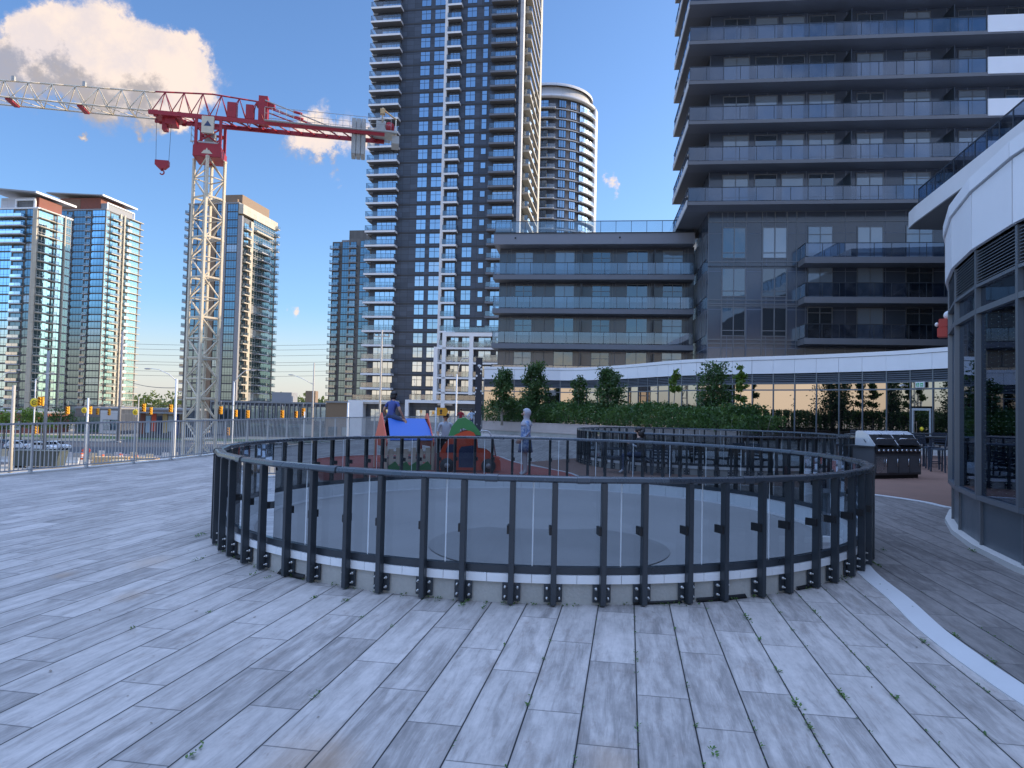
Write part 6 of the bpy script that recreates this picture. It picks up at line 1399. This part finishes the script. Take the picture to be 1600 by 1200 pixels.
mb = MB(); mb.box(.05, .18, .03, .69, .1, .4, 'play_rust'); mb.box(1.3, 1.66, .03, .69, .36, .39, 'play_rust'); mb.box(.3, .62, .05, .67, .30, .34, 'play_navy'); mb.box(.26, .30, .05, .67, .3, .62, 'play_navy'); mb.build('seat', c_)
mb = MB(); pr = [(.28, .90), (.38, 1.18), (.54, 1.38), (.72, 1.42), (.92, 1.30), (1.10, 1.08), (1.16, .96), (.86, .98), (.80, 1.08), (.70, 1.14), (.60, 1.12), (.52, 1.02), (.48, .88)]
mb.prism(pr, -.80, -.06, 'play_green', XM); o = mb.build('roof_arch', c_)
mb = MB(); mb.prism([(.46, .62), (.52, 1.1), (.60, 1.14), (.56, .62)], -.05, -.035, 'play_green', XM); mb.prism([(.88, .55), (.84, 1.14), (.92, 1.1), (.97, .55)], -.05, -.035, 'play_green', XM); mb.build('pillar', c_)
mb = MB(); mb.tube([(1.02, .36, .98), (1.2, .36, 1.08), (1.36, .36, 1.06), (1.48, .36, .86), (1.56, .36, .40)], .018, 'galv', 8); mb.build('grab_tube', c_)
mb = MB(); mb.lathe([(.13, 0), (.15, .012), (.13, .024), (.11, .012)], 'black', 18, close=True); o = mb.build('steering_wheel', c_); o.location = (.78, .36, .66); o.rotation_euler = (0, R(-60), 0)
fp = P(680, 700, 18.9)
f_ = thing('play_flag', 'small orange arrow flag with dark figure on a thin pole above the toy car', 'play flag', (fp.x, fp.y, .004))
zt_ = P(680, 637, 18.9).z
mb = MB(); mb.tube([(0, 0, 0), (0, 0, zt_)], .02, 'galv', 8); mb.build('pole', f_)
mb = MB(); mb.prism([(.02, zt_ - .21), (.24, zt_ - .21), (.26, zt_ - .22), (.32, zt_ - .10), (.26, zt_ - .0), (.02, zt_ - .0)], -.01, .01, 'play_yellow', XM); mb.build('flag', f_)
mb = MB(); mb.prism([(.10, zt_ - .17), (.16, zt_ - .17), (.145, zt_ - .12), (.17, zt_ - .085), (.13, zt_ - .04), (.09, zt_ - .085), (.115, zt_ - .12)], .010, .014, 'black', XM); mb.build('symbol', f_)
# ================================================================== PATIO CHAIRS, TABLES, GRILLS
def chair(x, y, rz, lab, tall=False, group='dark slatted patio chairs'):
    sh = .74 if tall else .44; t_ = thing('bar_stool' if tall else 'patio_chair', lab, 'bar stool' if tall else 'chair', (x, y, .005), rz, group)
    mb = MB(); 
    for i in range(5): mb.box(-.24, .24, -.24 + i * .096, -.24 + i * .096 + .08, sh - .02, sh, 'chair_dark')
    mb.box(-.25, -.21, -.24, .24, sh - .05, sh - .02, 'chair_dark'); mb.box(.21, .25, -.24, .24, sh - .05, sh - .02, 'chair_dark'); mb.build('seat', t_)
    mb = MB(); b1 = .42
    for x0 in (-.23, .23): mb.bar((x0, .24, sh - .04), (x0, .32, sh + b1), .035, .03, 'chair_dark')
    for i in range(5): z = sh + .10 + i * .075; yb = .24 + (z - sh) * .19; mb.box(-.23, .23, yb - .012, yb + .012, z - .026, z + .026, 'chair_dark')
    mb.build('backrest', t_)
    for (lx, ly) in ((-.22, -.21), (.22, -.21), (-.22, .22), (.22, .22)): mb = MB(); mb.bar((lx, ly, sh - .04), (lx * 1.08, ly * 1.15, 0), .035, .035, 'chair_dark'); mb.build('leg', t_)
    if tall: mb = MB(); mb.box(-.23, .23, -.235, -.215, .25, .28, 'chair_dark'); mb.build('foot_rest', t_)
    else:
        for x0 in (-.26, .26): mb = MB(); mb.box(x0 - .025, x0 + .025, -.24, .28, sh + .2, sh + .225, 'chair_dark'); mb.bar((x0, -.22, sh - .03), (x0, -.22, sh + .2), .03, .03, 'chair_dark'); mb.build('armrest', t_)
    return t_
CH = [(958, 738, 80, 'patio chair at the left end of the group in front of the far guardrail'), (1000, 741, 95, 'patio chair with the seated dark haired person'), (1032, 742, 175, 'patio chair facing away, immediately right of the seated person'), (1070, 738, 250, 'patio chair turned to the right in the middle of the group'), (1098, 742, 20, 'patio chair behind the pair of white glass seams, right of centre'), (1140, 740, 200, 'patio chair at the right end of the group'), (1190, 742, 120, 'lone patio chair farther right, before the corner of the near guardrail')]
for (x, y, a_, lab) in CH: p = G(x, y); chair(p.x, p.y, R(a_), lab)
def table(x, y, lab, r=.38, h=.72, top='counter_top'):
    t_ = thing('patio_table', lab, 'table', (x, y, .005)); mb = MB(); mb.lathe([(0, h - .03), (r, h - .03), (r, h), (0, h)], top, 28, smooth=False); mb.build('tabletop', t_); mb = MB(); mb.tube([(0, 0, .03), (0, 0, h - .03)], .035, 'chair_dark', 10); mb.build('pedestal', t_); mb = MB(); mb.lathe([(.25, 0), (.25, .02), (.05, .04), (0, .04)], 'chair_dark', 24); mb.build('base', t_)
p = G(1050, 741); table(p.x, p.y + .35, 'round patio table in the middle of the chairs before the far guardrail'); p = G(1165, 741); table(p.x, p.y + .2, 'round patio table at the right of the patio chairs')
p = G(1000, 741)
person('dark haired person in dark clothes sitting on a patio chair holding a phone', (p.x, p.y, .45), R(-85), sit(1.62, .44, {'elR': (-.20, -.14, .30), 'wrR': (-.05, -.34, .42), 'elL': (.20, -.14, .30), 'wrL': (.04, -.34, .40)}), {'top': 'cloth_black', 'sleeve': 'cloth_black', 'sleeve2': 'cloth_grey', 'legs': 'denim', 'legs2': 'denim', 'shoe': 'cloth_white', 'skin': 'skin_pale'}, .95, 'long')
def grill(x, y, rz, lab):
    t_ = thing('grill', lab, 'barbecue grill', (x, y, .86), rz, 'barbecue grills on the counter')
    prof = [(-.32, 0), (.30, 0), (.34, .06), (.10, .34), (-.06, .43), (-.24, .43), (-.30, .40), (-.32, .18)]   # side outline, +x is the front
    for s in (-.42, .42): mb = MB(); mb.prism([(x_, z_) for x_, z_ in prof], s - .012 if s > 0 else s - .012, s + .012, 'grill_white', XM); mb.build('hood_side', t_, .004)
    mb = MB(); n = len(prof)
    for (i, m) in ((2, 'grill_dark'), (3, 'grill_white'), (4, 'grill_white'), (5, 'grill_white'), (6, 'grill_white'), (7, 'grill_steel')):
        a_, b_ = prof[i], prof[(i + 1) % n]; mb.add([(a_[0], -.41, a_[1]), (b_[0], -.41, b_[1]), (b_[0], .41, b_[1]), (a_[0], .41, a_[1])], [(0, 1, 2, 3)], m)
    mb.build('hood', t_)
    mb = MB(); mb.tube([(.28, -.33, .19), (.32, -.33, .23), (.32, .33, .23), (.28, .33, .19)], .016, 'grill_steel', 8); mb.build('handle', t_)
    mb = MB(); mb.tube([(.13, 0, .34), (.145, 0, .355)], .035, 'grill_steel', 12); mb.build('thermometer', t_)
    mb = MB(); mb.box(-.3, .36, -.43, .43, -.17, -.012, 'grill_dark'); mb.build('burner_box', t_, .01)
    for k in range(5): mb = MB(); mb.tube([(.36, -.34 + k * .17, -.09), (.41, -.34 + k * .17, -.09)], .032, 'grill_steel', 12); mb.build('knob', t_)
    for s in (-1, 1): mb = MB(); mb.tube([(.05, s * .434, .12), (.02, s * .46, .16), (-.02, s * .434, .2)], .01, 'grill_dark', 6); mb.build('side_handle', t_)
# counter: origin at its front left corner; local y runs along the front, +x faces forward
gp = G(1366, 749); RG = R(-68); Cn = thing('grill_counter', 'dark outdoor kitchen counter holding the two barbecue grills', 'counter', (gp.x, gp.y, .005), RG)
LC = 1.78
mb = MB(); mb.box(-.72, 0, 0, LC, .10, .84, 'counter_grey'); mb.build('cabinet', Cn, .01)
mb = MB(); mb.box(-.66, -.06, .05, LC - .05, 0, .10, 'black'); mb.build('plinth', Cn)
mb = MB(); mb.box(-1.0, -.70, -.05, LC + .05, .845, .885, 'counter_top'); mb.box(-.70, .04, -.05, .06, .845, .885, 'counter_top'); mb.box(-.70, .04, LC - .06, LC + .05, .845, .885, 'counter_top'); mb.box(-.70, .04, .86, .92, .845, .885, 'counter_top'); mb.build('countertop', Cn)
for k in range(4):
    y0 = .06 + k * .42; mb = MB(); mb.box(.002, .02, y0, y0 + .39, .16, .60, 'grill_steel' if k == 0 else 'counter_grey'); o = mb.build('door', Cn); mb = MB(); mb.tube([(.05, y0 + .33, .32), (.05, y0 + .33, .54)], .012, 'grill_steel', 6); mb.build('handle', o)
Mc = T(Cn.location) @ Rz(RG)
for k, lab in enumerate(('nearer barbecue grill with pale steel hood on the dark counter', 'farther barbecue grill with pale steel hood on the dark counter')):
    q = Mc @ Vector((-.34, .46 + k * .86, 0)); grill(q.x, q.y, RG, lab)
# bar tables and stools beyond the grills
def bartable(x0, y0, L, rz, lab):
    t_ = thing('bar_table', lab, 'bar table', (x0, y0, .005), rz); mb = MB(); mb.box(0, L, -.35, .35, 1.0, 1.05, 'counter_top'); mb.build('tabletop', t_)
    for x in (.25, L - .25):
        for y in (-.28, .28): mb = MB(); mb.box(x - .03, x + .03, y - .03, y + .03, 0, 1.0, 'chair_dark'); mb.build('leg', t_)
p = P(1322, 690, 26); bartable(p.x, p.y, 2.6, R(-14), 'long dark bar table behind the grills, right of the far guardrail')
p = P(1405, 690, 30); bartable(p.x, p.y, 3.2, R(-14), 'dark bar table in front of the pavilion door')
p = P(1436, 700, 24.5); bartable(p.x, p.y, 2.4, R(-10), 'dark bar table beside the round pavilion, right of the grills')
for (x, y, d, a_, lab) in ((1449, 735, 23.4, 20, 'bar stool turned sideways right of the farther grill'), (1474, 738, 22.2, 200, 'slatted bar stool nearest to the round pavilion edge'), (1462, 720, 25.8, 170, 'bar stool behind the other two, right of the grills'), (1338, 720, 27.2, 160, 'bar stool at the left end of the long bar table'), (1376, 720, 27.4, 190, 'bar stool behind the grills at the long bar table')):
    q = P(x, y, d); chair(q.x, q.y, R(a_), lab, True, 'dark bar stools')
# ================================================================== SMALL THINGS ON THE BUILDINGS
# red fire alarm beacon on the corner of the near pavilion
a_ = 35.4; bp_ = cJ + Vector((-math.cos(R(a_)), math.sin(R(a_)), 0)) * (RJ + .1); zc = P(1481, 512, bp_.y).z
t_ = thing('fire_alarm', 'red fire alarm with strobe and white dome on the edge of the round pavilion', 'fire alarm', (bp_.x, bp_.y, zc), R(-a_ - 0))
mb = MB(); mb.box(-.14, .02, -.10, .10, -.17, .0, 'alarm_red'); mb.box(-.12, .02, -.085, .085, .0, .15, 'alarm_red'); mb.build('housing', t_, .012)
mb = MB(); mb.ball((-.15, 0, .06), (.035, .05, .04), 'lamp_clear', 10, 6); mb.build('strobe', t_)
mb = MB(); mb.ball((.02, .06, .22), (.08, .08, .08), 'plastic_white', 12, 8); mb.build('dome', t_)
ip = pav[DOOR]; iq = pav[DOOR + 1]; dd = (iq - ip).normalized(); ang = math.atan2(dd.y, dd.x)
e_ = thing('exit_sign', 'green and white running figure exit sign above the pavilion door', 'sign', ip + (iq - ip) * .5 + Vector((0, 0, 3.42)) - nr[DOOR] * .13, ang)
mb = MB(); mb.box(-.26, .26, -.04, .05, -.15, .15, 'plastic_white'); mb.build('housing', e_, .01)
mb = MB(); mb.prism([(-.2, -.10), (-.03, -.10), (-.03, .10), (-.2, .10)], .041, .045, 'exit_green', XM); mb.prism([(.03, -.10), (.2, -.10), (.2, .10), (.03, .10)], .041, .045, 'exit_green', XM); mb.build('panel', e_)
mb = MB()
mb.prism([(-.13, .05), (-.10, .05), (-.10, .08), (-.13, .08)], .046, .049, 'plastic_white', XM); mb.prism([(-.16, -.08), (-.12, -.02), (-.13, .035), (-.09, .035), (-.075, -.01), (-.07, -.08), (-.09, -.08), (-.10, -.03), (-.14, -.085)], .046, .049, 'plastic_white', XM)
mb.prism([(.06, -.015), (.12, -.015), (.12, -.05), (.18, .0), (.12, .05), (.12, .015), (.06, .015)], .046, .049, 'plastic_white', XM); mb.build('symbol', e_)
ip2 = pav[DOOR - 1]
s_ = thing('security_camera', 'small white security camera left of the exit sign on the pavilion', 'camera', ip2 + (ip - ip2) * .72 + Vector((0, 0, 3.42)) - nr[DOOR] * .08, ang)
mb = MB(); mb.tube([(0, -.02, 0), (.05, -.24, -.04)], .045, 'plastic_white', 10); mb.build('body', s_); mb = MB(); mb.box(-.05, .05, -.03, .05, -.05, .05, 'plastic_white'); mb.build('mount', s_)
# ================================================================== WEEDS in the joints of the tiles
random.seed(5)
wd = MB()
al = R(9.35); du_ = Vector((math.sin(al), math.cos(al), 0)); dv_ = Vector((math.cos(al), -math.sin(al), 0))
def weed(x, y, n, s):
    for i in range(n):
        a = random.random() * 6.28; r = random.random() * s; L = random.uniform(.012, .035) * (s / .06) ** .5; w_ = L * .33
        jx = random.gauss(0, s * 1.1); b = Vector((x + math.cos(a) * r * .45 + du_.x * jx, y + math.sin(a) * r * .45 + du_.y * jx, .003 + random.random() * .02 * s / .06)); d = Vector((math.cos(a), math.sin(a), random.uniform(.1, 1.0))).normalized(); sd = d.cross(Vector((0, 0, 1))).normalized()
        wd.add([b, b + d * L * .5 + sd * w_, b + d * L, b + d * L * .5 - sd * w_], [(0, 1, 2, 3)], 'leaf_weed')
for (x, y, s) in ((1166, 968, .07), (1242, 1101, .075), (1265, 1138, .06), (1450, 1004, .05), (1394, 1090, .06), (1490, 994, .06), (1545, 1035, .06), (1253, 955, .05), (1305, 1085, .05), (1330, 1090, .05), (1210, 1050, .05), (1188, 1000, .05), (940, 921, .05), (800, 1100, .03), (1115, 1176, .05), (313, 838, .10), (330, 876, .07), (396, 898, .05), (352, 800, .05), (420, 903, .05), (540, 940, .06), (508, 935, .05), (755, 950, .06), (722, 946, .06), (615, 980, .03), (500, 1090, .06), (304, 1178, .06), (565, 966, .04), (332, 958, .03), (215, 982, .04), (994, 1032, .03), (875, 1033, .03), (1372, 885, .07), (1380, 860, .06), (1535, 862, .12), (1520, 862, .08), (1365, 880, .05)):
    p = G(x, y, .0)
    if (p.xy - Vector((cx, cy))).length > RR + .25 and y < 1140 and p.x < 5:
        vv = p.dot(dv_); p = p + dv_ * (.074 + round((vv - .074) / .302) * .302 - vv)
    weed(p.x, p.y, int(8 + s * 220), s * .62)
for k in range(520):
    row = random.choice((-3, -2, -1, 0, 1, 2, 3, 4, 5, 6, 7, 8, 9)); u = 2.6 + random.random() ** 1.4 * 6.5
    if row < 0 and random.random() < .7: row = random.choice((3, 4, 5, 6))
    q = du_ * u + dv_ * (.074 + row * .302)
    if (q.xy - Vector((cx, cy))).length < RR + .1: continue
    if random.random() < .55: weed(q.x, q.y, random.randint(2, 7), random.uniform(.010, .024))
for k in range(150):
    a = R(random.uniform(-170, -15)); weed(cx + (RR + .03) * math.cos(a), cy + (RR + .03) * math.sin(a), random.randint(2, 10), random.uniform(.015, .05))
o = wd.build('weeds'); o['kind'] = 'stuff'; tag(o, 'small green weeds growing in the joints of the deck tiles', 'weeds')
lv = MB()
for k in range(130):
    q = Vector((random.uniform(-9, 3), random.uniform(3, 16), .004)); a = random.random() * 6.28; L = random.uniform(.012, .04); d = Vector((math.cos(a), math.sin(a), .2)); s2 = Vector((-math.sin(a), math.cos(a), .1))
    if (q.xy - Vector((cx, cy))).length < RR + .1: continue
    lv.add([q, q + d * L * .5 + s2 * L * .3, q + d * L, q + d * L * .5 - s2 * L * .3], [(0, 1, 2, 3)], 'bark')
o = lv.build('leaf_litter'); o['kind'] = 'stuff'; tag(o, 'small dry leaves and crumbs scattered over the deck tiles', 'leaf litter')
bpy.context.view_layer.update()
